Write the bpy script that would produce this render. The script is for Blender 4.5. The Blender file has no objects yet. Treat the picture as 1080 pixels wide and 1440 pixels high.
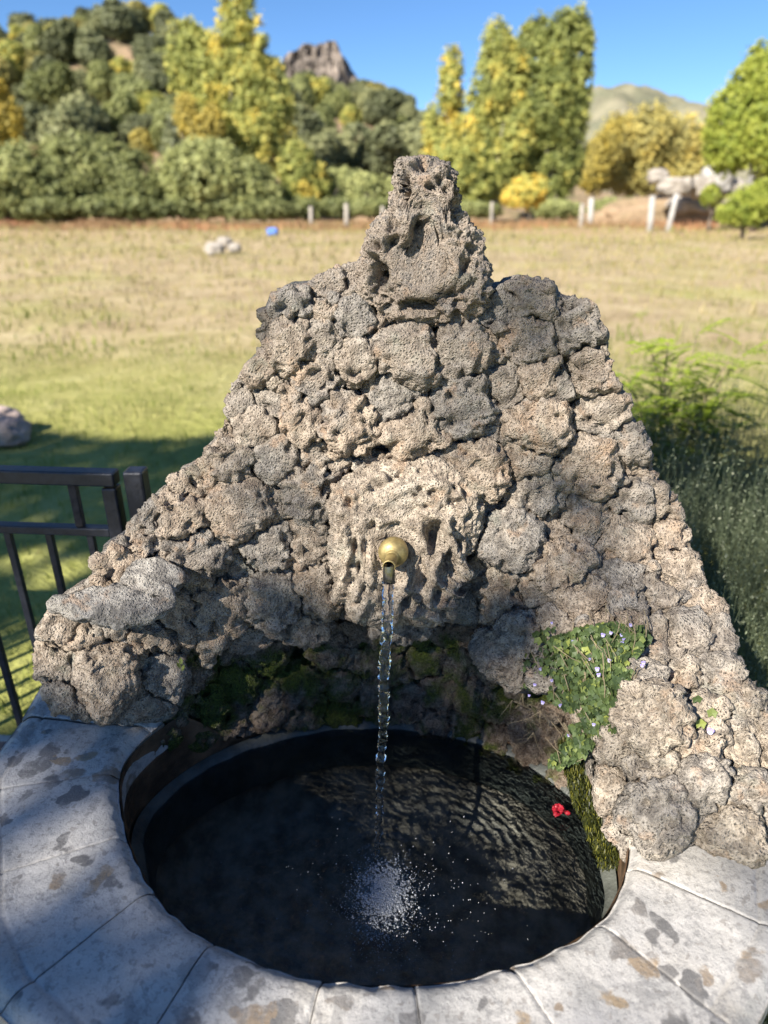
import bpy, math, random
import numpy as np
from mathutils import Vector
random.seed(7); rng = np.random.default_rng(7)
sc = bpy.context.scene
col = sc.collection

# ------------------------------------------------------------------ camera
CAMH = 1.60; RIM = 0.60
PITCH = math.radians(24.4); F = 960.0
cam_d = bpy.data.cameras.new('camera'); cam = bpy.data.objects.new('camera', cam_d); col.objects.link(cam)
cam.location = (0, 0, CAMH); cam.rotation_euler = (math.radians(90) - PITCH, 0, 0)
cam_d.sensor_fit = 'VERTICAL'; cam_d.sensor_height = 36; cam_d.sensor_width = 27; cam_d.lens = 24
cam_d.clip_start = 0.05; cam_d.clip_end = 5000
cam_d.dof.use_dof = True; cam_d.dof.focus_distance = 1.28; cam_d.dof.aperture_fstop = 2.2
sc.camera = cam
# ------------------------------------------------------------------ light
S = np.array([-.52, -.60, .60]); S /= np.linalg.norm(S)
w = bpy.data.worlds.new('World'); sc.world = w; w.use_nodes = True
nt = w.node_tree; sky = nt.nodes.new('ShaderNodeTexSky'); sky.sky_type = 'NISHITA'; sky.sun_disc = False
sky.sun_elevation = math.asin(S[2]); sky.sun_rotation = math.atan2(S[0], S[1])
sky.air_density = 1.0; sky.dust_density = 0.3; sky.ozone_density = 5.5; sky.altitude = 2500
bg = nt.nodes['Background']; hs = nt.nodes.new('ShaderNodeHueSaturation'); hs.inputs['Saturation'].default_value = 1.08; nt.links.new(sky.outputs[0], hs.inputs['Color']); nt.links.new(hs.outputs[0], bg.inputs[0]); bg.inputs[1].default_value = 0.065
sd = bpy.data.lights.new('sun', 'SUN'); sd.energy = 4.6; sd.angle = math.radians(.5); sd.color = (1, .93, .82)
sun = bpy.data.objects.new('sun', sd); col.objects.link(sun)
sun.rotation_euler = Vector(S).to_track_quat('Z', 'Y').to_euler()
sc.view_settings.view_transform = 'Standard'; sc.view_settings.look = 'None'
sc.view_settings.exposure = 1.42; sc.view_settings.gamma = 1
sc.view_settings.use_curve_mapping = False

# ------------------------------------------------------------------ pixel <-> place helpers (1080 x 1440 reference)
cp, sp = math.cos(PITCH), math.sin(PITCH)
def ray(x, y):
    u = (x - 540) / F; v = (y - 720) / F
    return np.array([u, cp - v * sp, -(sp + v * cp)])
def at(x, y, d):                      # point at forward distance d
    r = ray(x, y); return np.array([0, 0, CAMH]) + r * (d / r[1])
def atz(x, y, z):                     # point at height z
    r = ray(x, y); return np.array([0, 0, CAMH]) + r * ((z - CAMH) / r[2])

# ------------------------------------------------------------------ noise
def _h(ix, iy, iz, s):
    h = (ix.astype(np.uint32) * np.uint32(374761393) + iy.astype(np.uint32) * np.uint32(668265263)
         + iz.astype(np.uint32) * np.uint32(2147483647) + np.uint32(s * 97531 + 12345))
    h = (h ^ (h >> np.uint32(13))) * np.uint32(1274126177)
    h = (h ^ (h >> np.uint32(16))) * np.uint32(2246822519)
    return h ^ (h >> np.uint32(15))
def noise(P, seed=0):
    P = np.asarray(P, dtype=np.float64)
    i = np.floor(P).astype(np.int64); f = P - i; u = f * f * f * (f * (f * 6 - 15) + 10)
    out = 0
    for dx in (0, 1):
        wx = u[:, 0] if dx else 1 - u[:, 0]
        for dy in (0, 1):
            wy = u[:, 1] if dy else 1 - u[:, 1]
            for dz in (0, 1):
                wz = u[:, 2] if dz else 1 - u[:, 2]
                h = _h(i[:, 0] + dx, i[:, 1] + dy, i[:, 2] + dz, seed)
                gx = (h & np.uint32(1023)) / 511.5 - 1; gy = ((h >> np.uint32(10)) & np.uint32(1023)) / 511.5 - 1
                gz = ((h >> np.uint32(20)) & np.uint32(1023)) / 511.5 - 1
                out = out + wx * wy * wz * (gx * (f[:, 0] - dx) + gy * (f[:, 1] - dy) + gz * (f[:, 2] - dz))
    return out * 1.4
def fbm(P, o=3, seed=0):
    a = 1; t = 0
    for k in range(o):
        t = t + a * noise(P * (2.03 ** k), seed + k); a *= .5
    return t
def worley(P, seed=0):
    P = np.asarray(P); i = np.floor(P).astype(np.int64); best = np.full(len(P), 9.)
    for dx in (-1, 0, 1):
        for dy in (-1, 0, 1):
            for dz in (-1, 0, 1):
                c = i + (dx, dy, dz); h = _h(c[:, 0], c[:, 1], c[:, 2], seed)
                q = c + np.stack([(h & np.uint32(1023)), ((h >> np.uint32(10)) & np.uint32(1023)), ((h >> np.uint32(20)) & np.uint32(1023))], 1) / 1023.
                best = np.minimum(best, ((q - P) ** 2).sum(1))
    return np.sqrt(best)
def sstep(a, b, x):
    t = np.clip((x - a) / (b - a), 0, 1); return t * t * (3 - 2 * t)

# ------------------------------------------------------------------ mesh helpers
def mesh_np(name, V, faces, attrs=None, smooth=True):
    """faces: (M,k) int array or list of such arrays"""
    if isinstance(faces, np.ndarray): faces = [faces]
    V = np.asarray(V, dtype=np.float32)
    me = bpy.data.meshes.new(name); me.vertices.add(len(V)); me.vertices.foreach_set('co', V.ravel())
    loops = np.concatenate([f.ravel() for f in faces]).astype(np.int32)
    tot = np.concatenate([np.full(len(f), f.shape[1]) for f in faces]).astype(np.int32)
    start = np.concatenate([[0], np.cumsum(tot)[:-1]]).astype(np.int32)
    me.loops.add(len(loops)); me.loops.foreach_set('vertex_index', loops)
    me.polygons.add(len(tot)); me.polygons.foreach_set('loop_start', start)
    me.polygons.foreach_set('loop_total', tot)
    me.polygons.foreach_set('use_smooth', np.full(len(tot), smooth))
    me.update(calc_edges=True)
    if attrs:
        for k, (dom, val) in attrs.items():
            a = me.attributes.new(k, 'FLOAT', dom); a.data.foreach_set('value', np.asarray(val, dtype=np.float32))
    return me
def obj(name, me, mat=None, parent=None, loc=None):
    o = bpy.data.objects.new(name, me); col.objects.link(o)
    if mat and me and not me.materials: me.materials.append(mat)
    if parent: o.parent = parent
    if loc is not None: o.location = loc
    return o
def tag(o, label=None, cat=None, group=None, kind=None):
    if label: o['label'] = label
    if cat: o['category'] = cat
    if group: o['group'] = group
    if kind: o['kind'] = kind
    return o
def thing(name, label, cat, loc=(0, 0, 0), group=None):
    o = bpy.data.objects.new(name, None); col.objects.link(o); o.location = loc; o.empty_display_size = .1
    return tag(o, label, cat, group)
def copy_tree(o, parent=None):
    c = o.copy(); col.objects.link(c); c.parent = parent
    for ch in o.children: copy_tree(ch, c)
    return c
class MB:
    def __init__(s): s.V = []; s.Q = []; s.T = []; s.n = 0; s.a = []
    def add(s, V, Q=None, T=None, a=0.):
        V = np.asarray(V, float); s.V.append(V)
        if Q is not None and len(Q): s.Q.append(np.asarray(Q) + s.n)
        if T is not None and len(T): s.T.append(np.asarray(T) + s.n)
        s.a.append(np.broadcast_to(a, (len(V),))); s.n += len(V); return s
    def mesh(s, name, smooth=True):
        fs = []
        if s.Q: fs.append(np.concatenate(s.Q))
        if s.T: fs.append(np.concatenate(s.T))
        return mesh_np(name, np.concatenate(s.V), fs, {'tint': ('POINT', np.concatenate(s.a))}, smooth)
def box_vq(c, sx, sy, sz, ax=None):
    c = np.asarray(c, float)
    v = np.array([[x, y, z] for x in (-1, 1) for y in (-1, 1) for z in (-1, 1)], float) * (sx / 2, sy / 2, sz / 2)
    if ax is not None: v = v @ np.asarray(ax)
    return v + c, np.array([[0, 1, 3, 2], [4, 6, 7, 5], [0, 4, 5, 1], [2, 3, 7, 6], [0, 2, 6, 4], [1, 5, 7, 3]])
def tube_vq(pts, rad, n=12, caps=True):
    pts = np.asarray(pts, float); rad = np.broadcast_to(rad, (len(pts),)); V = []; T = np.gradient(pts, axis=0)
    T /= np.linalg.norm(T, axis=1)[:, None]; up = np.array([0, 0, 1.]) if abs(T[0][2]) < .9 else np.array([0, 1., 0])
    for p, t, r in zip(pts, T, rad):
        a = np.cross(t, up); a /= np.linalg.norm(a); b = np.cross(t, a); up = b * -1 if False else up
        th = np.arange(n) * 2 * math.pi / n
        V.append(p + r * (np.cos(th)[:, None] * a + np.sin(th)[:, None] * b))
    V = np.concatenate(V); Q = []
    for k in range(len(pts) - 1):
        for j in range(n):
            Q.append([k * n + j, k * n + (j + 1) % n, (k + 1) * n + (j + 1) % n, (k + 1) * n + j])
    T_ = []
    if caps:
        V = np.concatenate([V, pts[:1], pts[-1:]]); m = len(V)
        for j in range(n):
            T_.append([m - 2, (j + 1) % n, j]); T_.append([m - 1, (len(pts) - 1) * n + j, (len(pts) - 1) * n + (j + 1) % n])
    return V, np.array(Q), (np.array(T_) if T_ else None)
def grid_faces(m, n, off=0):
    i, j = np.meshgrid(np.arange(m - 1), np.arange(n - 1), indexing='ij'); a = (i * n + j).ravel() + off
    return np.stack([a, a + n, a + n + 1, a + 1], 1)

# ------------------------------------------------------------------ materials
def mat(name):
    m = bpy.data.materials.new(name); m.use_nodes = True; n = m.node_tree.nodes; l = m.node_tree.links
    return m, n, l, n['Principled BSDF']
def N(n, t, **k):
    x = n.new(t)
    for a, b in k.items():
        if a in ('operation', 'blend_type', 'data_type', 'feature', 'attribute_name', 'noise_type', 'distance'): setattr(x, a, b)
        else: x.inputs[a.replace('_', ' ')].default_value = b
    return x
def ramp(n, l, src, stops):
    r = n.new('ShaderNodeValToRGB'); e = r.color_ramp.elements
    while len(e) > 1: e.remove(e[-1])
    e[0].position = stops[0][0]; e[0].color = (*stops[0][1], 1)
    for p, c in stops[1:]:
        k = e.new(p); k.color = (*c, 1)
    l.new(src, r.inputs[0]); return r.outputs[0]
def fr(n, l, src, lo, hi):
    r = n.new('ShaderNodeMapRange'); r.inputs[1].default_value = lo; r.inputs[2].default_value = hi
    r.interpolation_type = 'SMOOTHSTEP'; l.new(src, r.inputs[0]); return r.outputs[0]
def mix(n, l, f, a, b, blend='MIX'):
    m = n.new('ShaderNodeMix'); m.data_type = 'RGBA'; m.blend_type = blend
    for s, v in ((m.inputs[0], f), (m.inputs[6], a), (m.inputs[7], b)):
        if isinstance(v, (int, float)): s.default_value = v
        elif isinstance(v, tuple): s.default_value = (*v, 1)
        else: l.new(v, s)
    return m.outputs[2]
def mth(n, l, op, a, b=0.):
    m = n.new('ShaderNodeMath'); m.operation = op
    for s, v in ((m.inputs[0], a), (m.inputs[1], b)):
        if isinstance(v, (int, float)): s.default_value = v
        else: l.new(v, s)
    return m.outputs[0]
def noi(n, l, scale, detail=4, rough=.55, vec=None, dist=0.):
    x = n.new('ShaderNodeTexNoise'); x.inputs['Scale'].default_value = scale; x.inputs['Detail'].default_value = detail
    x.inputs['Roughness'].default_value = rough; x.inputs['Distortion'].default_value = dist
    if vec is None: vec = n.new('ShaderNodeNewGeometry').outputs['Position']
    l.new(vec, x.inputs['Vector']); return x.outputs[0]
def vor(n, l, scale, feature='F1', vec=None):
    x = n.new('ShaderNodeTexVoronoi'); x.feature = feature; x.inputs['Scale'].default_value = scale
    if vec is None: vec = n.new('ShaderNodeNewGeometry').outputs['Position']
    l.new(vec, x.inputs['Vector']); return x.outputs['Distance']
def bump(n, l, h, dist, strength=1., prev=None):
    b = n.new('ShaderNodeBump'); b.inputs['Distance'].default_value = dist; b.inputs['Strength'].default_value = strength
    l.new(h, b.inputs['Height'])
    if prev is not None: l.new(prev, b.inputs['Normal'])
    return b.outputs[0]

def tufa_mat(name, c1, c2, c3, wet=0., moss=0., lichen=1., spk=1.):
    m, n, l, b = mat(name)
    oi = n.new('ShaderNodeObjectInfo').outputs['Random']
    big = noi(n, l, 9, 4, .6); mid = noi(n, l, 45, 5, .65, dist=.6); fine = noi(n, l, 260, 4, .7)
    f = mth(n, l, 'ADD', mth(n, l, 'MULTIPLY', big, .9), mth(n, l, 'MULTIPLY', mth(n, l, 'SUBTRACT', oi, .5), .50))
    base = ramp(n, l, f, [(.22, c2), (.45, c1), (.62, c3), (.78, c2)])
    base = mix(n, l, fr(n, l, mid, .38, .64), mix(n, l, .60, base, (.06, .05, .042)), mix(n, l, .30, base, (.60, .54, .45)))
    # crusts of dark lichen, mostly on the crest
    sep = n.new('ShaderNodeSeparateXYZ'); l.new(n.new('ShaderNodeNewGeometry').outputs['Position'], sep.inputs[0])
    hgt = fr(n, l, mth(n, l, 'ADD', sep.outputs[2], mth(n, l, 'MULTIPLY', mth(n, l, 'SUBTRACT', big, .5), .8)), 1.15, 1.65)
    lic = mth(n, l, 'MULTIPLY', fr(n, l, mid, .50, .60), mth(n, l, 'ADD', mth(n, l, 'MULTIPLY', hgt, .65 * lichen), .10 * lichen))
    base = mix(n, l, lic, base, (.055, .055, .06))
    gry = mth(n, l, 'MULTIPLY', hgt, .25); base = mix(n, l, gry, base, (.28, .265, .255))
    sp_ = fr(n, l, fine, .56, .66); base = mix(n, l, mth(n, l, 'MULTIPLY', sp_, .42 * spk), base, (.74, .67, .55))
    base = mix(n, l, mth(n, l, 'MULTIPLY', fr(n, l, noi(n, l, 19, 4, .6), .57, .68), .4), base, (.50, .33, .21))
    sd_ = fr(n, l, fine, .40, .30); base = mix(n, l, mth(n, l, 'MULTIPLY', sd_, .6 * spk), base, (.05, .042, .035))
    gl = mth(n, l, 'MULTIPLY', fr(n, l, noi(n, l, 14, 3), .60, .72), .30)
    base = mix(n, l, gl, base, (.20, .24, .19))
    if moss:
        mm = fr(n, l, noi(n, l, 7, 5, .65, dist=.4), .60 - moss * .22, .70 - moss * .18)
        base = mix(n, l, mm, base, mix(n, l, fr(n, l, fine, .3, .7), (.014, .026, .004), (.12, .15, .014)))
    l.new(base, b.inputs['Base Color'])
    b.inputs['Roughness'].default_value = .92 if not wet else .5
    b.inputs['Specular IOR Level'].default_value = .25 if not wet else .5
    p1 = vor(n, l, 170); p2 = vor(n, l, 330)
    pore = mth(n, l, 'MULTIPLY', fr(n, l, p1, .30, .16), fr(n, l, mid, .38, .60)); pore_base = mix(n, l, mth(n, l, 'MULTIPLY', pore, .75 * spk), base, (.035, .028, .022)); l.new(pore_base, b.inputs['Base Color'])  # base colour darker inside the pores that also feed the bump
    h = mth(n, l, 'ADD', fr(n, l, p1, .12, .5), mth(n, l, 'MULTIPLY', fr(n, l, p2, .1, .5), .5))
    h = mth(n, l, 'ADD', h, mth(n, l, 'MULTIPLY', fine, 1.6))
    l.new(bump(n, l, h, .0042), b.inputs['Normal'])
    return m
M = {}
M['tufa'] = tufa_mat('tufa', (.50, .405, .315), (.37, .335, .30), (.54, .41, .30))
M['mask'] = tufa_mat('tufa_pale', (.54, .45, .355), (.44, .39, .33), (.56, .45, .345), lichen=.25)
M['boulder'] = tufa_mat('tufa_boulder', (.58, .49, .385), (.48, .43, .375), (.60, .49, .375), lichen=.3)
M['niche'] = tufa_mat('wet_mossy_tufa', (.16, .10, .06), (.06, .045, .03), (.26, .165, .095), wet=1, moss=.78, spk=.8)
M['mortar'] = tufa_mat('mortar', (.33, .29, .25), (.25, .23, .21), (.37, .32, .27))
M['flatmortar'] = tufa_mat('grey_mortar', (.36, .34, .315), (.30, .29, .28), (.40, .365, .33), lichen=.1, spk=.3)

def simple(name, c, rough=.7, metal=0., bumpd=0., bs=200, var=.25, vs=30):
    m, n, l, b = mat(name)
    a = noi(n, l, vs, 5, .6); c0 = tuple(x * (1 - var) for x in c); c1 = tuple(min(1, x * (1 + var)) for x in c)
    l.new(mix(n, l, fr(n, l, a, .3, .7), c0, c1), b.inputs['Base Color'])
    b.inputs['Roughness'].default_value = rough; b.inputs['Metallic'].default_value = metal
    if bumpd: l.new(bump(n, l, noi(n, l, bs, 4, .6), bumpd), b.inputs['Normal'])
    return m
def rim_material():
    m, n, l, b = mat('worn_limestone')
    big = noi(n, l, 5, 4, .6); mid = noi(n, l, 22, 6, .62, dist=.3); fine = noi(n, l, 240, 4, .7)
    oi = n.new('ShaderNodeObjectInfo').outputs['Random']
    base = ramp(n, l, mth(n, l, 'ADD', big, mth(n, l, 'MULTIPLY', mth(n, l, 'SUBTRACT', oi, .5), .2)), [(.3, (.33, .32, .30)), (.5, (.44, .42, .395)), (.7, (.40, .37, .32))])
    base = mix(n, l, mth(n, l, 'MULTIPLY', fr(n, l, mid, .35, .65), .35), base, (.54, .52, .49))
    # round lichen / damp blotches
    vx = n.new('ShaderNodeTexVoronoi'); vx.inputs['Scale'].default_value = 17; vx.inputs['Randomness'].default_value = 1
    wv = n.new('ShaderNodeVectorMath'); wv.operation = 'ADD'
    g = n.new('ShaderNodeNewGeometry').outputs['Position']
    nx = n.new('ShaderNodeTexNoise'); nx.inputs['Scale'].default_value = 19; nx.inputs['Detail'].default_value = 5; l.new(g, nx.inputs['Vector'])
    sc_ = n.new('ShaderNodeVectorMath'); sc_.operation = 'SCALE'; sc_.inputs['Scale'].default_value = .085; l.new(nx.outputs[1], sc_.inputs[0])
    l.new(g, wv.inputs[0]); l.new(sc_.outputs[0], wv.inputs[1]); l.new(wv.outputs[0], vx.inputs['Vector'])
    blot = fr(n, l, mth(n, l, 'ADD', vx.outputs['Distance'], mth(n, l, 'MULTIPLY', noi(n, l, 3.4, 2), 1.1)), .90, .80)
    sepc = n.new('ShaderNodeSeparateColor'); l.new(vx.outputs['Color'], sepc.inputs[0])
    bc = ramp(n, l, sepc.outputs[0], [(0, (.15, .145, .14)), (.55, (.19, .18, .17)), (.8, (.27, .21, .15)), (1, (.33, .25, .16))])
    base = mix(n, l, mth(n, l, 'MULTIPLY', blot, mth(n, l, 'ADD', .25, fr(n, l, mid, .3, .6))), base, bc)
    base = mix(n, l, mth(n, l, 'MULTIPLY', fr(n, l, noi(n, l, 13, 6, .7, dist=.5), .57, .62), .5), base, (.20, .195, .19))
    base = mix(n, l, mth(n, l, 'MULTIPLY', fr(n, l, noi(n, l, 110, 5, .75), .52, .60), .45), base, (.17, .165, .16))
    small = fr(n, l, noi(n, l, 60, 3, .5), .62, .66); base = mix(n, l, mth(n, l, 'MULTIPLY', small, .6), base, (.22, .20, .18))
    base = mix(n, l, mth(n, l, 'MULTIPLY', fr(n, l, fine, .6, .72), .35), base, (.62, .60, .57))
    base = mix(n, l, mth(n, l, 'MULTIPLY', fr(n, l, fine, .40, .3), .4), base, (.2, .18, .16))
    l.new(base, b.inputs['Base Color']); b.inputs['Roughness'].default_value = .8
    h = mth(n, l, 'ADD', mth(n, l, 'MULTIPLY', mid, 2), fine)
    l.new(bump(n, l, h, .0016), b.inputs['Normal']); return m
M['rim'] = rim_material()
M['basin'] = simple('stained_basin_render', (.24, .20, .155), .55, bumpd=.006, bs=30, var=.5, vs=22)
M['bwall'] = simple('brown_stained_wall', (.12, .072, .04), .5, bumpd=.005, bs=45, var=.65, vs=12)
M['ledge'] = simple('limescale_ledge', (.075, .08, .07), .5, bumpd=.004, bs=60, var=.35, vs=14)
M['body'] = simple('rough_base_stone', (.33, .29, .24), .9, bumpd=.01, bs=30, var=.4, vs=12)
M['brass'] = simple('aged_brass', (.36, .28, .12), .5, .6, bumpd=.0006, bs=150, var=.35, vs=60)
M['steel'] = simple('wet_grey_nozzle', (.22, .21, .19), .22, .9, var=.2)
M['rail'] = simple('black_painted_steel', (.022, .024, .032), .38, .2, bumpd=.0008, bs=120, var=.35, vs=40)
M['rust'] = simple('rusty_weld', (.045, .036, .036), .7, .2, bumpd=.001, bs=120, var=.5, vs=60)
M['white'] = simple('white_post', (.36, .345, .32), .8, var=.15, vs=3)
M['wood'] = simple('weathered_wood', (.30, .27, .23), .9, var=.3, vs=4)
M['paving'] = simple('pale_paving', (.46, .42, .36), .85, bumpd=.004, bs=40, var=.25, vs=7)
M['fieldrock'] = simple('pale_rock', (.30, .27, .235), .9, bumpd=.02, bs=12, var=.3, vs=4)
M['pinkrock'] = simple('pinkish_rock', (.30, .235, .205), .9, bumpd=.01, bs=20, var=.3, vs=8)
M['crag'] = simple('crag_rock', (.19, .16, .135), .95, bumpd=1.2, bs=.25, var=.55, vs=.3)
M['blue'] = simple('blue_plastic', (.10, .22, .62), .4, var=.2)
M['bark'] = simple('bark', (.13, .105, .08), .9, bumpd=.02, bs=15, var=.35, vs=5)
M['palebark'] = simple('pale_bark', (.30, .28, .24), .9, bumpd=.02, bs=15, var=.35, vs=3)
M['redpetal'] = simple('red_petal', (.26, .008, .02), .5, var=.35, vs=150)
M['stem'] = simple('dry_stem', (.20, .16, .10), .8, var=.3)

def leaf_mat(name, stops, trans=.35, sc_=.6, rough=.6):
    m, n, l, b = mat(name)
    at_ = n.new('ShaderNodeAttribute'); at_.attribute_name = 'tint'
    oi = n.new('ShaderNodeObjectInfo').outputs['Random']
    f = mth(n, l, 'ADD', at_.outputs['Fac'], mth(n, l, 'MULTIPLY', mth(n, l, 'SUBTRACT', oi, .5), .25))
    c = ramp(n, l, f, stops)
    l.new(c, b.inputs['Base Color']); b.inputs['Roughness'].default_value = rough
    b.inputs['Specular IOR Level'].default_value = .3
    tr = n.new('ShaderNodeBsdfTranslucent'); l.new(c, tr.inputs[0])
    ms = n.new('ShaderNodeMixShader'); ms.inputs[0].default_value = trans
    l.new(b.outputs[0], ms.inputs[1]); l.new(tr.outputs[0], ms.inputs[2])
    l.new(ms.outputs[0], n['Material Output'].inputs[0]); return m
M['oak'] = leaf_mat('leaf_dark_oak', [(0, (.06, .07, .035)), (.5, (.155, .17, .08)), (1, (.28, .285, .13))], .2)
M['olive'] = leaf_mat('leaf_grey_green_willow', [(0, (.12, .14, .05)), (.5, (.29, .31, .115)), (1, (.48, .49, .20))], .3)
M['poplar'] = leaf_mat('leaf_poplar', [(0, (.15, .18, .05)), (.45, (.37, .39, .11)), (.75, (.58, .52, .13)), (1, (.74, .56, .11))], .4)
M['yellow'] = leaf_mat('leaf_yellow', [(0, (.28, .24, .07)), (.5, (.48, .39, .09)), (1, (.66, .48, .07))], .4)
M['autumn'] = leaf_mat('leaf_autumn_olive', [(0, (.21, .20, .08)), (.5, (.42, .37, .12)), (1, (.62, .48, .12))], .35)
M['green'] = leaf_mat('leaf_fresh_green', [(0, (.07, .11, .02)), (.5, (.23, .28, .04)), (1, (.42, .44, .08))], .4)
M['fern'] = leaf_mat('leaf_bright_compound', [(0, (.09, .15, .02)), (.5, (.28, .37, .04)), (1, (.52, .58, .08))], .45)
M['canopy'] = leaf_mat('leaf_canopy', [(0, (.10, .12, .05)), (1, (.22, .24, .10))], .3)
M['redbush'] = leaf_mat('leaf_reddish', [(0, (.09, .05, .04)), (1, (.24, .14, .10))], .2)
M['scrub'] = leaf_mat('leaf_dry_scrub', [(0, (.17, .13, .08)), (.5, (.28, .21, .12)), (1, (.38, .27, .12))], .25)
M['grass'] = leaf_mat('grass_blades', [(0, (.09, .13, .02)), (.35, (.22, .26, .05)), (.65, (.36, .31, .13)), (1, (.46, .37, .20))], .4)
M['weed'] = leaf_mat('grey_green_weed', [(0, (.09, .115, .06)), (.6, (.20, .235, .14)), (1, (.42, .43, .31))], .3)
M['dryred'] = leaf_mat('dry_red_weed', [(0, (.26, .17, .09)), (.5, (.38, .22, .11)), (1, (.40, .15, .09))], .3)
M['ivy'] = leaf_mat('toadflax_leaf', [(0, (.05, .08, .035)), (.5, (.12, .17, .06)), (1, (.34, .38, .09))], .35, rough=.5)
M['lilac'] = leaf_mat('lilac_petal', [(0, (.42, .36, .78)), (1, (.72, .68, .92))], .4)
M['moss'] = leaf_mat('moss_strands', [(0, (.008, .012, .003)), (.5, (.035, .042, .007)), (1, (.17, .16, .02))], .2, rough=.5)

# ------------------------------------------------------------------ ground
def ground_material():
    m, n, l, b = mat('field')
    pos = n.new('ShaderNodeNewGeometry').outputs['Position']
    sep = n.new('ShaderNodeSeparateXYZ'); l.new(pos, sep.inputs[0]); Y = sep.outputs[1]; X = sep.outputs[0]
    a = noi(n, l, .22, 5, .6); c = noi(n, l, .9, 7, .75, dist=.6); d = noi(n, l, 9, 5, .7)
    straw = ramp(n, l, mth(n, l, 'ADD', mth(n, l, 'MULTIPLY', c, .6), mth(n, l, 'MULTIPLY', d, .4)), [(.34, (.17, .125, .07)), (.46, (.34, .265, .155)), (.56, (.42, .335, .205)), (.68, (.54, .46, .31))])
    grn = ramp(n, l, mth(n, l, 'ADD', mth(n, l, 'MULTIPLY', c, .5), mth(n, l, 'MULTIPLY', d, .5)), [(.3, (.15, .155, .045)), (.5, (.28, .285, .08)), (.7, (.38, .37, .14))])
    near = fr(n, l, mth(n, l, 'ADD', Y, mth(n, l, 'MULTIPLY', mth(n, l, 'ADD', a, mth(n, l, 'MULTIPLY', X, .02)), 9)), 15, 8)
    gm = mth(n, l, 'MAXIMUM', near, mth(n, l, 'MULTIPLY', fr(n, l, a, .48, .68), .6))
    base = mix(n, l, gm, straw, grn)
    rd = mth(n, l, 'MULTIPLY', fr(n, l, mth(n, l, 'ADD', Y, mth(n, l, 'MULTIPLY', a, 16)), 38, 62), fr(n, l, noi(n, l, .1, 3), .38, .6))
    base = mix(n, l, mth(n, l, 'MULTIPLY', rd, .6), base, (.36, .20, .12))
    l.new(base, b.inputs['Base Color']); b.inputs['Roughness'].default_value = 1; b.inputs['Specular IOR Level'].default_value = .1
    l.new(bump(n, l, mth(n, l, 'ADD', c, mth(n, l, 'MULTIPLY', d, .4)), .10), b.inputs['Normal']); return m
M['field'] = ground_material()
def gz(x, y):                                                    # height of the ground
    P = np.stack([np.asarray(x) * .12, np.asarray(y) * .12, np.zeros_like(np.asarray(x, float))], 1)
    P2 = P * 6; far = sstep(3.5, 9, np.asarray(y, float))
    return (noise(P, 3) * .22 + noise(P2, 4) * .07) * far - .02
xs = np.concatenate([-np.geomspace(1500, 2, 60), np.linspace(-1.9, 1.9, 20), np.geomspace(2, 1500, 60)])
ys = np.concatenate([[-1500, -400, -100, -30, -10, -5, -2], np.linspace(0, 12, 70), np.geomspace(12.2, 90, 110), np.geomspace(95, 2500, 30)])
gx, gy = np.meshgrid(xs, ys, indexing='ij')
V = np.stack([gx.ravel(), gy.ravel(), gz(gx.ravel(), gy.ravel())], 1)
tag(obj('ground', mesh_np('ground', V, grid_faces(len(xs), len(ys))), M['field']), kind='structure')

# ------------------------------------------------------------------ hills
def az(px_, py_=285):                                            # tangent of azimuth
    r = ray(px_, py_); return r[0] / r[1]
def hill(name, prof, d0, d1, dback, a0, a1, m, na=260, nd=120, rough=1.6, seed=11):
    A = np.linspace(a0, a1, na); prof = np.array(prof, float)
    pa = np.array([az(x, y) for x, y in prof]); ps = np.array([(-ray(x, y)[2]) / ray(x, y)[1] for x, y in prof])
    slope = -np.interp(A, pa, ps)
    D = np.concatenate([np.linspace(d0, d1, nd), np.linspace(d1 * 1.04, dback, 14)])
    AA, DD = np.meshgrid(A, D, indexing='ij'); SL = np.repeat(slope[:, None], len(D), 1)
    t = sstep(d0 - (d1 - d0) * .25, d1 * 1.0, DD) ; t = t * np.clip(1 - ((DD - d1) / (dback - d1)).clip(0, 1) ** 1.5, 0, 1)
    Z = CAMH * t + SL * d1 * t
    X = AA * DD; P = np.stack([X.ravel() / 30, DD.ravel() / 30, np.zeros(X.size)], 1)
    Z = Z + (fbm(P, 4, seed) * rough * 2).reshape(Z.shape) * sstep(d0, d0 + 15, DD) * (1 - .6 * sstep(d1 * .9, d1, DD))
    Z = np.where(DD <= d0 + .01, -.3, Z)
    V = np.stack([X.ravel(), DD.ravel(), Z.ravel()], 1)
    o = tag(obj(name, mesh_np(name, V, grid_faces(na, len(D))), m), kind='structure')
    def h(x, y):
        i = np.clip(np.searchsorted(A, x / y) - 1, 0, na - 2); j = np.clip(np.searchsorted(D, y) - 1, 0, len(D) - 2)
        return Z[i, j]
    return o, h
def hill_material(name, c0, c1, c2, s):
    m, n, l, b = mat(name); a = noi(n, l, s, 6, .65); c = noi(n, l, s * 7, 4, .6)
    l.new(ramp(n, l, mth(n, l, 'ADD', mth(n, l, 'MULTIPLY', a, .65), mth(n, l, 'MULTIPLY', c, .35)), [(.32, c0), (.5, c1), (.66, c2)]), b.inputs['Base Color'])
    b.inputs['Roughness'].default_value = 1; b.inputs['Specular IOR Level'].default_value = .1
    l.new(bump(n, l, c, 1.), b.inputs['Normal']); return m
M['hill'] = hill_material('scrubby_hillside', (.10, .10, .045), (.26, .19, .12), (.36, .25, .17), .05)
M['farhill'] = hill_material('distant_hillside', (.10, .115, .075), (.19, .18, .12), (.27, .24, .17), .02)
prof_l = [(-700, 150), (-300, 90), (0, 68), (130, 62), (170, 64), (240, 88), (300, 106), (360, 118), (400, 128), (520, 162), (590, 185), (650, 225), (740, 262), (900, 283), (1300, 285)]
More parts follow.
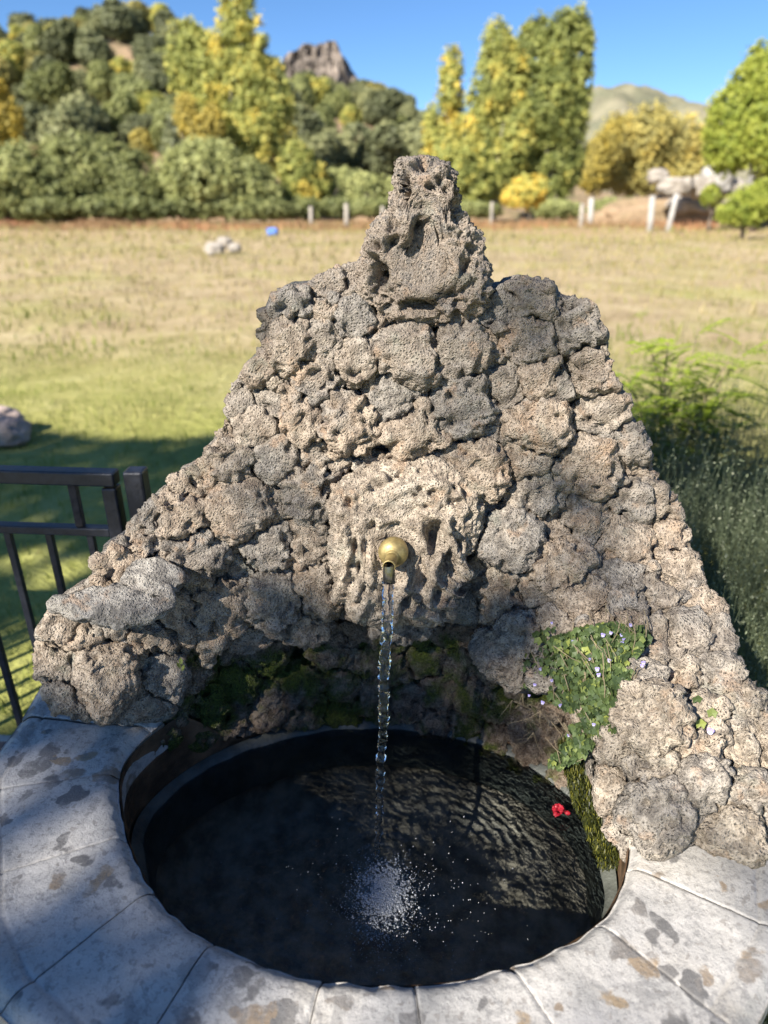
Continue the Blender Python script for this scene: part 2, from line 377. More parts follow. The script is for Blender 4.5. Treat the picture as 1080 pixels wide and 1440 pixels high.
hl, hl_h = hill('wooded_hill', prof_l, 78, 200, 420, -1.5, .75, M['hill'])
prof_f = [(600, 250), (740, 215), (800, 150), (830, 134), (865, 129), (905, 134), (950, 150), (1080, 158), (1200, 170), (1500, 200), (2200, 250)]
hf, hf_h = hill('distant_hill', prof_f, 330, 620, 1200, -.2, 1.9, M['farhill'], rough=5, seed=31)

# crag on the hill
def crag():
    m_ = 130; u, v = np.meshgrid(np.linspace(-1, 1, m_), np.linspace(0, 1, m_), indexing='ij')
    D = 205.; prof = np.array([(396, 104), (404, 84), (420, 76), (436, 66), (446, 72), (462, 63), (474, 66), (482, 84), (492, 96), (500, 110), (512, 128), (525, 150)], float)
    top = np.array([at(x, y, D) for x, y in prof])
    X = (u * .5 + .5) * (top[-1, 0] - top[0, 0]) + top[0, 0]
    tz = np.interp(X, top[:, 0], top[:, 2]) ; base = tz.min() - 9
    P = np.stack([X.ravel() / 3.2, v.ravel() * 6, np.full(X.size, 1.)], 1)
    st = np.floor(fbm(P * (1, .25, 1), 3, 9) * 5) / 5
    Z = base + (tz - base) * np.minimum(1, v * 1.6)
    Y = D - 10 + 10 * v ** 1.3 + (st * 2.6 + fbm(P * 2, 3, 17) * 1.4).reshape(X.shape)
    Z = Z + (fbm(P * 1.7, 3, 21) * .9).reshape(X.shape) * (v > .5)
    F1 = grid_faces(m_, m_); V1 = np.stack([X.ravel(), Y.ravel(), Z.ravel()], 1)
    V2 = V1.copy(); V2[:, 1] = D + 8 - (Y.ravel() - D)*.4
    return mesh_np('crag', np.concatenate([V1, V2]), np.concatenate([F1, F1[:, ::-1] + len(V1)]), smooth=False)
tag(obj('rocky_crag', crag(), M['crag']), kind='structure')

# ------------------------------------------------------------------ trees
def leaf_quads(C, Nn, size, tint, elong=1.3):
    n = len(C); Nn = Nn / np.linalg.norm(Nn, axis=1)[:, None]
    r = rng.normal(size=(n, 3)); a = np.cross(Nn, r); a /= np.linalg.norm(a, axis=1)[:, None]; b = np.cross(Nn, a)
    s = (size * rng.uniform(.6, 1.3, n))[:, None] / 2
    bend = Nn * s * .35
    V = np.stack([C - a * s * elong, C - b * s * .8 + bend, C + a * s * elong, C + b * s * .8 + bend], 1).reshape(-1, 3)
    return V, np.arange(4 * n).reshape(-1, 4), np.repeat(tint, 4)
def leaf_tris(C, Nn, size, tint):
    n = len(C); Nn = Nn / np.linalg.norm(Nn, axis=1)[:, None]
    r = rng.normal(size=(n, 3)); a = np.cross(Nn, r); a /= np.linalg.norm(a, axis=1)[:, None]; b = np.cross(Nn, a)
    s = (size * rng.uniform(.55, 1.35, n))[:, None] / 2
    V = np.stack([C - a * s * 1.2 - b * s * .5, C + a * s * 1.2 - b * s * .5 + Nn * s * .3, C + b * s * 1.3], 1).reshape(-1, 3)
    return V, np.arange(3 * n).reshape(-1, 3), np.repeat(tint, 3)
def crown_mesh(name, lobes, n, size, clump=.13, yellow=.0, base_t=.35, spread=.25, seed=0, keep=None):
    """lobes: (cx,cy,cz,rx,ry,rz). leaves gather in clumps near each lobe's outside, with gaps"""
    L = np.array(lobes, float); vol = (L[:, 3] * L[:, 4] * L[:, 5]) ** (2 / 3); pr = vol / vol.sum()
    k = rng.choice(len(L), n, p=pr); d = rng.normal(size=(n, 3)); d /= np.linalg.norm(d, axis=1)[:, None]
    r = 1 - np.abs(rng.normal(0, spread, n)); r = np.clip(r, .05, 1.08)
    ext = L[:, 3:].mean(); q = d * L[k, 3:] / (clump * L[:, 3:].max() * 2) + k[:, None] * 7.3 + seed
    lump = fbm(q, 2, 5 + seed)
    r = r * (1 + .22 * lump)
    C = L[k, :3] + d * L[k, 3:] * r[:, None]
    gap = noise(C / (ext * .45) + seed, 8 + seed); ok = gap > -.13
    if keep is not None: ok &= keep(C)
    C = C[ok]; d = d[ok]; lump = lump[ok]; k = k[ok]
    t = base_t + .35 * lump + rng.normal(0, .10, len(C)) + .30 * noise(C / (ext * .8) + 3, 12)
    if yellow: t = t + yellow * (noise(C / (ext * .9) + 11, 14) > .14)
    C = C + rng.normal(0, .07 * ext, C.shape)
    V, Q, T = leaf_tris(C, d * .8 + rng.normal(0, .5, d.shape) + (-.15, -.25, .2), size, np.clip(t, 0, 1))
    return mesh_np(name, V, Q, {'tint': ('POINT', T)}, smooth=False)
def limb_mesh(name, h, r, limbs, seed=0):
    rr = random.Random(seed); b = MB()
    pts = [(0.02 * h * rr.uniform(-1, 1) * k / 6, .02 * h * rr.uniform(-1, 1) * k / 6, h * k / 6) for k in range(7)]
    V, Q, T = tube_vq(pts, np.linspace(r, r * .3, 7), 8); b.add(V, Q, T)
    for (zf, ang, ln, up) in limbs:
        p0 = np.array(pts[min(6, int(zf * 6))]); d = np.array([math.cos(ang), math.sin(ang), up])
        P = [p0, p0 + d * ln * .5 + (0, 0, ln * .08), p0 + d * ln]
        V, Q, T = tube_vq(P, [r * .4, r * .25, r * .08], 6); b.add(V, Q, T)
    return b.mesh(name)
def tree(name, label, cat, base, lobes, n, size, m, trunk=(None), group=None, bark='bark', **k):
    o = thing(name, label, cat, base, group)
    obj('crown', crown_mesh('crown', lobes, int(n * 3.0), size * .66, **k), M[m], o)
    h, r = trunk if trunk else (1, .1)
    L0 = np.array(lobes)
    obj('trunk', limb_mesh('trunk', h, r, [(rng.uniform(.3, .9), rng.uniform(0, 6.28), h * .11 + .3, 1.6) for _ in range(7)], len(lobes)), M[bark], o)
    return o
def lobe_px(base, D, items, depth=.8):
    """items: (px,py,rx_px,ry_px) at forward distance D -> lobes relative to base"""
    out = []
    for (x, y, rx, ry) in items:
        p = at(x, y, D); Z = D / ray(x, y)[1]; s = Z / F
        q = p - np.array(base); out.append((q[0], q[1] + rng.uniform(-.3, .3) * rx * s, q[2], rx * s, rx * s * depth, ry * s))
    return out
def ground_pt(px_, D): 
    x = at(px_, 300, D)[0]; return (x, D, float(gz(np.array([x]), np.array([D]))[0]))

# willow-like bushes at the field's edge
def bush(name, label, cat, D, items, n, size, m, **k):
    b = ground_pt(items[0][0], D); return tree(name, label, cat, b, lobe_px(b, D, items), n, size, m, trunk=(2.2, .12), **k)
bush('willow_bush', 'wide grey-green rounded willow bush at the far left edge of the field', 'bush', 58,
     [(10, 255, 62, 52), (-60, 250, 60, 60), (30, 285, 40, 30)], 7000, .42, 'olive')
bush('willow_bush', 'largest grey-green domed bush at the field edge left of the tall yellow poplar', 'bush', 60,
     [(115, 245, 62, 52), (165, 255, 50, 50), (80, 262, 50, 46), (190, 272, 36, 34)], 11000, .42, 'olive')
bush('willow_bush', 'domed grey-green bush in front of the tall yellow-green poplar', 'bush', 61,
     [(292, 245, 58, 44), (340, 262, 46, 40), (250, 262, 34, 36), (375, 280, 26, 26)], 9500, .42, 'olive', base_t=.42)
bush('shrub', 'small yellow and green poplar sapling right of the domed bushes', 'bush', 64,
     [(420, 245, 28, 42), (415, 270, 26, 26), (440, 262, 24, 30)], 4500, .4, 'poplar', yellow=.45, base_t=.4)
bush('shrub', 'low olive-green shrub left of the rock peak at the field fence', 'bush', 66,
     [(480, 268, 34, 30), (515, 270, 30, 26), (545, 275, 24, 22), (455, 278, 20, 18)], 5000, .4, 'olive', base_t=.5)
bush('shrub', 'green-yellow shrub at the foot of the slim poplar', 'bush', 62,
     [(640, 245, 36, 38), (668, 262, 26, 30), (620, 265, 26, 22)], 5500, .4, 'poplar', base_t=.42)
bush('shrub', 'bright yellow-green shrub at the foot of the broad poplars', 'bush', 58,
     [(745, 268, 26, 20), (725, 276, 20, 14)], 2500, .36, 'poplar', yellow=.3, base_t=.6)
# poplars
b = ground_pt(335, 72)
tree('poplar_tree', 'tallest yellow-green poplar with a sparse top reaching out of the frame', 'tree', b,
     lobe_px(b, 72, [(262, 95, 28, 50), (300, 110, 40, 60), (345, 130, 46, 70), (380, 150, 34, 60), (330, 50, 26, 50), (345, 5, 14, 45), (318, 10, 8, 38), (368, 62, 12, 30), (290, 170, 42, 45), (350, 190, 46, 50), (270, 60, 18, 34), (360, 215, 40, 40)]),
     21000, .42, 'poplar', (15, .3), bark='palebark', yellow=.28, base_t=.36, spread=.45)
b = ground_pt(282, 68)
tree('young_poplar', 'orange-yellow young tree in front of the tall poplar', 'tree', b,
     lobe_px(b, 68, [(262, 165, 18, 30), (285, 190, 22, 26), (300, 172, 16, 22), (200, 205, 16, 22)]), 3200, .38, 'yellow', (8, .12), bark='palebark')
b = ground_pt(8, 63)
tree('yellow_poplar', 'pointed bright yellow poplar at the left edge', 'tree', b,
     lobe_px(b, 63, [(4, 165, 24, 34), (-8, 140, 18, 40), (-20, 190, 36, 40)]), 5000, .34, 'yellow', (10, .16), bark='palebark', base_t=.7, spread=.4)
b = ground_pt(770, 66)
tree('poplar_tree', 'broadest poplar with dark green right side, right of the rock peak', 'tree', b,
     lobe_px(b, 66, [(752, 90, 30, 52), (785, 80, 30, 55), (805, 52, 20, 40), (770, 150, 40, 55), (795, 165, 32, 60), (740, 150, 30, 55), (780, 230, 34, 50), (800, 225, 26, 46), (745, 215, 28, 50), (812, 110, 22, 60), (735, 95, 18, 46), (822, 60, 12, 34), (755, 60, 20, 36)]),
     22000, .40, 'poplar', (11.5, .3), bark='palebark', base_t=.28, yellow=.15)
b = ground_pt(695, 65)
tree('poplar_tree', 'columnar poplar with yellow patches between the slim and the broad one', 'tree', b,
     lobe_px(b, 65, [(697, 70, 22, 36), (692, 120, 30, 50), (705, 160, 28, 50), (684, 190, 26, 46), (710, 215, 26, 44), (690, 245, 30, 34), (722, 130, 20, 50), (726, 190, 26, 50), (665, 175, 16, 44), (715, 85, 14, 34)]),
     13000, .38, 'poplar', (10.5, .22), bark='palebark', yellow=.30, base_t=.32)
b = ground_pt(635, 67)
tree('poplar_tree', 'slimmest sparse poplar just right of the rock peak', 'tree', b,
     lobe_px(b, 67, [(635, 95, 18, 28), (632, 130, 20, 30), (640, 165, 16, 28), (608, 180, 14, 32), (625, 205, 30, 34)]),
     4600, .38, 'poplar', (8, .15), bark='palebark', yellow=.35, base_t=.38, spread=.5)
b = ground_pt(905, 85)
tree('autumn_tree', 'broad olive and gold autumn tree beyond the white rubble', 'tree', b,
     lobe_px(b, 85, [(905, 195, 44, 44), (870, 210, 36, 44), (950, 205, 44, 40), (985, 215, 30, 40), (845, 235, 24, 34), (900, 245, 50, 30), (960, 245, 40, 26)]),
     14000, .48, 'autumn', (7, .2), base_t=.36, yellow=.12, spread=.35)
b = ground_pt(832, 80)
tree('small_golden_tree', 'small golden tree at the left foot of the olive and gold autumn tree', 'tree', b,
     lobe_px(b, 80, [(842, 225, 20, 34), (830, 245, 18, 22), (862, 190, 12, 26)]), 3200, .42, 'yellow', (6, .12))
b = ground_pt(1062, 44)
tree('leafy_tree', 'fresh green leafy tree at the right edge of the frame', 'tree', b,
     lobe_px(b, 44, [(1065, 115, 34, 44), (1040, 165, 46, 46), (1085, 180, 60, 60), (1030, 205, 36, 36), (1080, 90, 30, 30), (1110, 130, 60, 60), (1130, 230, 60, 50)]),
     16000, .30, 'green', (7, .22), base_t=.5)
bush('shrub', 'fresh green low shrub in front of the white rubble at the right edge', 'bush', 36,
     [(1050, 290, 34, 26), (1080, 280, 30, 28), (1022, 300, 16, 14)], 3600, .2, 'green', base_t=.6)
bush('shrub', 'small green shrub on the white rubble at the right', 'bush', 45, [(1000, 275, 14, 14)], 900, .22, 'green', base_t=.6)
for (x, D, rx, ry, t, lb) in [(660, 62, 40, 10, .35, 'low grey-green hedge clump behind the fence right of the rock peak'), (780, 64, 36, 12, .35, 'low grey-green hedge clump under the broad poplar'),
                          (858, 66, 30, 14, .4, 'low grey-green hedge clump left of the leaning white post')]:
    bush('hedge_clump', lb, 'bush', D, [(x, 294, rx, ry), (x + rx * .6, 296, rx * .6, ry * .8)], 2500, .3, 'olive', base_t=t)

for i, (x, D, rx, ry) in enumerate([(15, 59, 46, 15), (75, 58.5, 44, 14), (135, 59, 44, 14), (195, 59, 42, 15), (255, 60, 42, 14), (318, 60, 44, 14), (372, 61, 36, 15), (420, 63, 32, 14), (470, 64, 32, 12), (520, 64, 30, 12), (600, 63, 34, 12), (890, 66, 30, 12)]):
    bush('undergrowth_shrub', 'low dark undergrowth shrub ' + ['under the willow at the left edge', 'under the left part of the largest domed bush', 'under the right part of the largest domed bush', 'between the two big domed bushes', 'left below the bush before the tall poplar', 'centrally below the bush before the tall poplar', 'right below the bush before the tall poplar', 'under the yellow sapling', 'behind the leftmost wooden post', 'left of the rock peak', 'right beside the rock peak', 'under the autumn tree'][i], 'bush', D, [(x, 291, rx, ry), (x + rx * .5, 296, rx * .7, ry * .8)], 1500, .36, 'olive', base_t=.12, group='undergrowth along the far edge of the field')
# oaks on the hill: four prototypes, then copies
def oak_proto(kind, m, base_t, yellow=0.):
    o = thing('hillside_tree', '', 'tree'); rr = rng
    lob = [(0, 0, 2.6, 2.6, 2.4, 2.1)] + [(rr.uniform(-1.7, 1.7), rr.uniform(-1.4, 1.4), rr.uniform(2, 4.2), 1.5, 1.5, 1.3) for _ in range(5)]
    obj('crown', crown_mesh('crown', lob, 11000, .33, base_t=base_t, yellow=yellow, spread=.2, seed=kind), M[m], o)
    obj('trunk', limb_mesh('trunk', 3, .22, [(.5, 1, 1.2, .8), (.6, 3, 1.2, .8), (.7, 5, 1.2, .8)], kind), M['bark'], o)
    return o
kinds = [('dark green holm oak', 'oak', .35, 0), ('mid green rounded oak', 'oak', .75, 0), ('grey-green oak', 'olive', .3, 0),
         ('dull olive and russet oak', 'autumn', .3, 0), ('pale yellow-green tree', 'poplar', .45, .2), ('dry brown bush', 'scrub', .5, 0)]
protos = [oak_proto(i, k[1], k[2], k[3]) for i, k in enumerate(kinds)]
used = [False] * len(kinds); placed = []
def place_hill(k, x, y, s, sz=1.):
    o = protos[k] if not used[k] else copy_tree(protos[k]); used[k] = True
    z = float(hl_h(x, y)); o.location = (x, y, z - .4); o.rotation_euler = (0, 0, rng.uniform(0, 6.28)); o.scale = (s, s, s * sz)
    band = 'near the hill top' if y > 168 else ('on the upper hill slope' if y > 140 else ('on the lower hill slope' if y > 112 else 'at the hill foot'))
    q = x / y; side = ' at the left edge' if q < -.5 else (' above the domed bushes' if q < -.36 else (' left of the tall poplar' if q < -.27 else (' behind the tall poplar' if q < -.14 else (' below the rocky crag' if q < -.04 else (' behind the rock peak' if q < .06 else ' behind the slim poplar')))))
    o['label'] = kinds[k][0] + ' ' + band + side; o['category'] = 'tree' if k != 5 else 'bush'; o['group'] = kinds[k][0] + 's ' + band + side
tries = 0
while len(placed) < 270 and tries < 14000:
    tries += 1
    a = rng.uniform(-.66, .19); y = rng.uniform(84, 196); x = a * y
    if a > .1 and y > 150: continue
    if any((x - p[0]) ** 2 + (y - p[1]) ** 2 < (2.3 + .013 * y) ** 2 for p in placed): continue
    crag_zone = (-.15 < a < -.05 and y > 172)
    if crag_zone or (y > 186 and a < -.2): continue
    bare = y < 112 and a < -.28
    if bare and rng.random() < .35: k = 5; s = rng.uniform(.35, .6)
    else:
        k = int(rng.choice([0, 1, 2, 3, 4, 5], p=[.30, .26, .2, .12, .05, .07])); s = rng.uniform(.65, 1.25) if k != 5 else rng.uniform(.4, .8)
    placed.append((x, y)); place_hill(k, x, y, s)
# two trees standing alone on the skyline
for (px_, py_, s) in [(134, 40, .42), (203, 56, .36)]:
    x = az(px_, py_) * 198; place_hill(0, x, 198, s * 1.3, 1.6)
    bpy.context.view_layer.update()
used_left = [i for i in range(len(kinds)) if not used[i]]
b_ = ground_pt(468, 74)
tree('reddish_bush', 'dull reddish brown bush below the crag', 'bush', (at(488, 215, 88)[0], 88, 5.0), [(0, 0, 1.5, 3.0, 2.4, 2.2), (-2.5, 0, .8, 2, 2, 1.4)], 2600, .4, 'redbush', (1.5, .1))

# ------------------------------------------------------------------ things in the field
def rock_mesh(sx, sy, sz, seed, n=26, rough=.25):
    th = np.linspace(0, math.pi, n); ph = np.linspace(0, 2 * math.pi, 2 * n, endpoint=False)
    T, P = np.meshgrid(th, ph, indexing='ij'); d = np.stack([np.sin(T) * np.cos(P), np.sin(T) * np.sin(P), np.cos(T)], -1).reshape(-1, 3)
    r = 1 + rough * fbm(d * 1.6 + seed * 3.1, 4, seed); q = np.abs(d) ** .75 * np.sign(d)
    V = q * r[:, None] * (sx, sy, sz); m2 = 2 * n; i, j = np.meshgrid(np.arange(n - 1), np.arange(m2), indexing='ij')
    a = (i * m2 + j).ravel(); b2 = (i * m2 + (j + 1) % m2).ravel(); Q = np.stack([a, a + m2, b2 + m2, b2], 1)
    return mesh_np('rock', V, Q)
for i, (x, y, s, lb) in enumerate([(302, 352, .27, 'left pale rock of the three lying in the field'), (316, 342, .27, 'tilted pale rock leaning on its neighbour in the field, topmost of three'), (331, 350, .2, 'right grey rock of the three lying in the field')]):
    p = atz(x, y + 5, 0); tag(obj('field_rock', rock_mesh(s * 1.1, s * .8, s * .8, i + 1), M['fieldrock'], loc=(p[0], p[1], .15)), lb, 'rock', 'pale rocks lying in the field')
p = atz(384, 333, 0); o = tag(obj('blue_bag', rock_mesh(.26, .2, .2, 9, 16, .6), M['blue'], loc=(p[0], p[1], .2)), 'small crumpled blue plastic bag lying in the far field', 'bag')
p = atz(14, 622, 0); tag(obj('boulder', rock_mesh(.15, .12, .10, 12, 40), M['pinkrock'], loc=(p[0], p[1], .08)), 'pinkish rounded boulder in the shade beyond the railing', 'rock')
for i, (x, y) in enumerate([(60, 605), ]):
    p = atz(x - 75, 612, 0); tag(obj('boulder', rock_mesh(.2, .15, .12, 15, 30), M['pinkrock'], loc=(p[0], p[1] + .1, .06)), 'flat pinkish boulder at the left edge beside the rounded one', 'rock')
# white rubble at right
for i, (x, y, sx, sz, lb) in enumerate([(950, 262, 22, 12, 'low grey rubble heap left of the white block'), (985, 262, 16, 14, 'angular grey block between the heap and the white block'), (1010, 250, 20, 20, 'whitest upright block of the rubble'),
                                    (1030, 272, 24, 16, 'broad cream block at the base of the rubble'), (970, 288, 30, 12, 'low pale slab in front of the rubble'), (1068, 250, 14, 22, 'tall white block at the right edge'), (925, 248, 14, 10, 'small tan stone on the left end of the rubble')]):
    D = 50 + i * .6; p = at(x, y, D); s = D / ray(x, y)[1] / F
    o = tag(obj('rubble_block', rock_mesh(sx * s, sx * s * .8, sz * s, 40 + i, 22, .3), M['white' if i in (2, 5) else 'fieldrock'], loc=p), lb, 'rock', 'pale rubble blocks at the right field edge')
bank = obj('earth_bank', rock_mesh(9, 3, 2.4, 77, 40, .25), M['fieldrock'], loc=(at(1000, 290, 54)[0], 55, -.3)); tag(bank, kind='structure')
bank.data.materials.clear(); bank.data.materials.append(M['hill'])
# white leaning stone posts and small wooden fence posts
for (x0, y0, x1, y1, wd, mm, lb, D) in [(917, 306, 918, 275, 9, 'white', 'thicker upright white post before the rubble', 42), (941, 306, 952, 272, 8, 'white', 'white post leaning right, before the rubble', 43),
        (819, 306, 819, 286, 7, 'wood', 'short grey post beneath the broad poplar', 47), (832, 303, 832, 278, 8, 'white', 'short white post right of the short grey post', 50), (692, 303, 692, 284, 5, 'wood', 'thin grey fence post right of the rock peak', 52),
        (437, 306, 437, 290, 6, 'wood', 'leftmost wooden fence post left of the rock peak', 52), (487, 306, 487, 286, 7, 'wood', 'middle wooden fence post left of the rock peak', 52), (538, 306, 538, 290, 6, 'wood', 'wooden fence post nearest the rock peak on its left', 52)]:
    a = at(x0, y0, D); b_ = at(x1, y1, D); s = D / ray(x0, y0)[1] / F; a = a - (0, 0, .4 + max(0, a[2]))
    V, Q, T = tube_vq([a, (a + b_) / 2 + (0.01, 0, 0), b_ - (0, 0, .04), b_], [wd * s * .5, wd * s * .48, wd * s * .46, wd * s * .3], 8)
    bb = MB().add(V, Q, T); tag(obj('fence_post', bb.mesh('fence_post'), M[mm]), lb, 'post', 'posts along the far field edge')

# ------------------------------------------------------------------ grass and weeds
def blades(n, xr, yr, h, wd, tint, dens=None, name='grass', m='grass', lean=.5, ylog=False):
    x = rng.uniform(*xr, n); y = np.exp(rng.uniform(np.log(yr[0]), np.log(yr[1]), n)) if ylog else rng.uniform(*yr, n)
    ok = np.abs(x) < y * .72 + .6
    if dens is not None: ok &= dens(x, y)
    x = x[ok]; y = y[ok]; n = len(x); z = gz(x, y)
    hh = h(x, y) * rng.uniform(.5, 1.4, n); a = rng.uniform(0, 6.28, n); w_ = wd(x, y) * rng.uniform(.7, 1.3, n)
    d = np.stack([np.cos(a), np.sin(a), np.zeros(n)], 1); ln = rng.uniform(.1, lean, n)[:, None] * hh[:, None]; la = rng.uniform(0, 6.28, n)
    L = np.stack([np.cos(la), np.sin(la), np.zeros(n)], 1) * ln
    B = np.stack([x, y, z - .01], 1); up = np.array([0, 0, 1.]) * hh[:, None]
    V = np.stack([B - d * w_[:, None] / 2, B + d * w_[:, None] / 2, B + L * .4 + up * .6 + d * w_[:, None] * .35, B + L * .4 + up * .6 - d * w_[:, None] * .35, B + L + up], 1).reshape(-1, 3)
    i = np.arange(n) * 5; Q = np.stack([i, i + 1, i + 2, i + 3], 1); T = np.stack([i + 3, i + 2, i + 4], 1)
    t = np.repeat(np.clip(tint(x, y), 0, 1), 5)
    return tag(obj(name, mesh_np(name, V, [Q, T], {'tint': ('POINT', t)}, smooth=False), M[m]), kind='stuff')
def clumpy(x, y, s=1.2, sd=5): return noise(np.stack([x * s, y * s, 0 * x], 1), sd)
def tint_f(x, y): return .25 + .45 * sstep(6.5, 13, y + 2.5 * clumpy(x, y, .25)) + .35 * clumpy(x, y, .8, 8) + rng.normal(0, .12, len(x))
path_ok = lambda x, y: ~((x > -3.2) & (x < .9) & (y < 1.78)) & (y > .3)
blades(56000, (-8, 8), (1.2, 9), lambda x, y: .05 + .05 * np.clip(clumpy(x, y) + .3, 0, 1), lambda x, y: .006 + .0 * x, tint_f, lambda x, y: path_ok(x, y) & (clumpy(x, y, 1.7, 3) + rng.normal(0, .2, len(x)) > -.15))
blades(40000, (-40, 40), (8, 58), lambda x, y: .05 + .004 * y + .12 * np.clip(clumpy(x, y, .6), 0, 1), lambda x, y: .012 + .0014 * y, tint_f, ylog=True)
# dry reddish weeds along the far edge
blades(16000, (-40, 40), (46, 60), lambda x, y: .35 + .5 * np.clip(clumpy(x, y, .25, 9), 0, 1), lambda x, y: .07 + 0 * x, lambda x, y: .4 + .8 * clumpy(x, y, .12, 6), lambda x, y: clumpy(x, y, .15, 7) > -.1, 'dry_weeds', 'dryred')
# scattered dry plants standing in the field
blades(2600, (-12, 12), (7, 30), lambda x, y: .28 + 0 * x, lambda x, y: .012 + .0006 * y, lambda x, y: .1 + .2 * rng.random(len(x)), lambda x, y: clumpy(x, y, .9, 19) > .33, 'dry_stalks', 'stem', lean=.8)

def weeds(n, xr, yr, h0, h1, name, seed, leafsize=.010, nl=26, ok=None):
    x = rng.uniform(*xr, n); y = rng.uniform(*yr, n)
    if ok is not None: k = ok(x, y); x = x[k]; y = y[k]
    b = MB(); n = len(x); Z = gz(x, y); hs = rng.uniform(h0, h1, n) * (1 + .35 * clumpy(x, y, 1.6, seed))
    # stems
    a = rng.uniform(0, 6.28, n); lean = np.stack([np.cos(a), np.sin(a), 0 * a], 1) * (hs * rng.uniform(.05, .35, n))[:, None]
    base = np.stack([x, y, Z], 1)
    def P(t): return base + lean * (t ** 2)[:, None] + np.array([0, 0, 1.]) * (hs * t)[:, None]
    ts = [0., .4, .75, 1.]; r = .0016
    rows = []
    for t in ts:
        c = P(np.full(n, t)); rr = r * (1.1 - .7 * t); rows.append(np.stack([c + (rr, 0, 0), c + (-rr * .5, rr * .87, 0), c + (-rr * .5, -rr * .87, 0)], 1))
    V = np.stack(rows, 1).reshape(-1, 3); i = np.arange(n) * 12; Q = []
    for k in range(3):
        for j in range(3): Q.append(np.stack([i + k * 3 + j, i + k * 3 + (j + 1) % 3, i + k * 3 + 3 + (j + 1) % 3, i + k * 3 + 3 + j], 1))
    b.add(V, np.concatenate(Q), a=.3)
    kk = np.repeat(np.arange(n), nl); t = rng.uniform(.12, 1.02, len(kk)); c = base[kk] + lean[kk] * (t ** 2)[:, None] + np.array([0, 0, 1.]) * (hs[kk] * t)[:, None]
    sp_ = (.012 + .035 * (1 - t))[:, None] * rng.normal(size=(len(kk), 3)); c = c + sp_ * (1, 1, .6)
    tv = np.clip(.35 + .3 * (t > .75) + rng.normal(0, .15, len(kk)), 0, 1)
    V, Q, T = leaf_quads(c, rng.normal(size=c.shape) + (0, 0, .6), leafsize, tv, 1.9); b.add(V, Q, a=T)
    return tag(obj(name, b.mesh(name, False), M['weed']), kind='stuff')
def behind_right(x, y): return (x > .42 + .10 * y) & (x < y * .75 + .3)
weeds(5200, (.75, 3.6), (1.45, 3.7), .42, .85, 'tall_weeds', 3, leafsize=.006, nl=24, ok=lambda x, y: behind_right(x, y))
weeds(260, (.62, 1.0), (.75, 1.3), .15, .40, 'low_weeds', 8, ok=lambda x, y: x > .74)

# bright shrub with long compound leaves behind the wall on the right
def fern_shrub():
    base = at(950, 640, 3.55); base[2] = 0
    o = thing('compound_leaf_shrub', 'bright green shrub with long feathery leaves, sunlit above the dark weeds', 'shrub', base)
    b = MB(); st = MB()
    tips = [(985, 455), (1050, 490), (1020, 520), (905, 480), (870, 520), (940, 470), (960, 500), (1000, 560), (890, 560), (930, 530), (1035, 550), (955, 560), (985, 590), (915, 600), (1010, 610), (875, 590), (945, 620), (1045, 600), (965, 640), (900, 640)]
    for k, (x, y) in enumerate(tips):
        tip = at(x, y, 3.55 + rng.uniform(-.3, .3)) - base
        root = np.array([rng.uniform(-.04, .04), rng.uniform(-.04, .04), .0]); knee = tip * (.62, .5, .72) + (rng.uniform(-.05, .05), 0, .05)
        P = np.array([root, root * .4 + knee * .6 - (0, 0, .04), knee, knee * .5 + tip * .5 + (0, 0, .03), tip]); V, Q, T = tube_vq(P, [.007, .005, .004, .003, .0015], 5); st.add(V, Q, T)
        for f in range(11):                                  # fronds
            s0 = knee * .75 + (tip - knee * .75) * (f / 10.0) * .95
            dirv = np.array([rng.uniform(-1, 1), rng.uniform(-.7, .7), rng.uniform(-.1, .7)]); dirv /= np.linalg.norm(dirv); L = rng.uniform(.14, .26)
            m_ = 11; tt = np.linspace(.12, 1, m_); c = s0 + dirv * (tt * L)[:, None] + np.array([0, 0, -.25]) * (tt ** 2 * L)[:, None]
            side = np.cross(dirv, (0, 0, 1)); side /= np.linalg.norm(side) + 1e-6
            for sg in (-1, 1):
                cc = c + side * sg * .026; ln = .024; wv = .0105
                a = side * sg + dirv * .4; a /= np.linalg.norm(a); bb = np.cross(a, (0, 0, 1)); 
                V = np.stack([cc - a * ln, cc - bb * wv, cc + a * ln - (0, 0, .006), cc + bb * wv], 1).reshape(-1, 3)
                b.add(V, np.arange(4 * m_).reshape(-1, 4), a=np.repeat(np.clip(.25 + .45 * (s0[2] / 1.0) + rng.normal(0, .12, m_), 0, 1), 4))
    tag(obj('foliage', b.mesh('foliage', False), M['fern'], o), kind='stuff'); obj('stem', st.mesh('stem'), M['stem'], o)
fern_shrub()

# ------------------------------------------------------------------ fountain geometry
CX, CY = -.03, .97
def y_surf(X, z):                                                # z above the rim
    b = 1.24 + .14 * z
    b = b - .15 * sstep(.28, .62, -X) * (1 - sstep(.22, .6, z))
    b = b - .45 * sstep(.22, .50, X) * (1 - sstep(.08, .42, z))
    return b
def y_niche(X, z):
    t = np.clip(1 - ((X + .035) / .53) ** 2, .02, 1); return CY + .385 * np.sqrt(t) + .03 * z
def hit(x, y, fn):
    r = ray(x, y); d = .5
    for k in range(260):
        p = np.array([0, 0, CAMH]) + r * (d / r[1])
        if d >= fn(p[0], p[2] - RIM): return p
        d += .005
    return p

fountain = thing('stone_fountain', 'rough porous tufa wall fountain with brass spout over a round pale stone basin', 'fountain', (0, 0, 0))

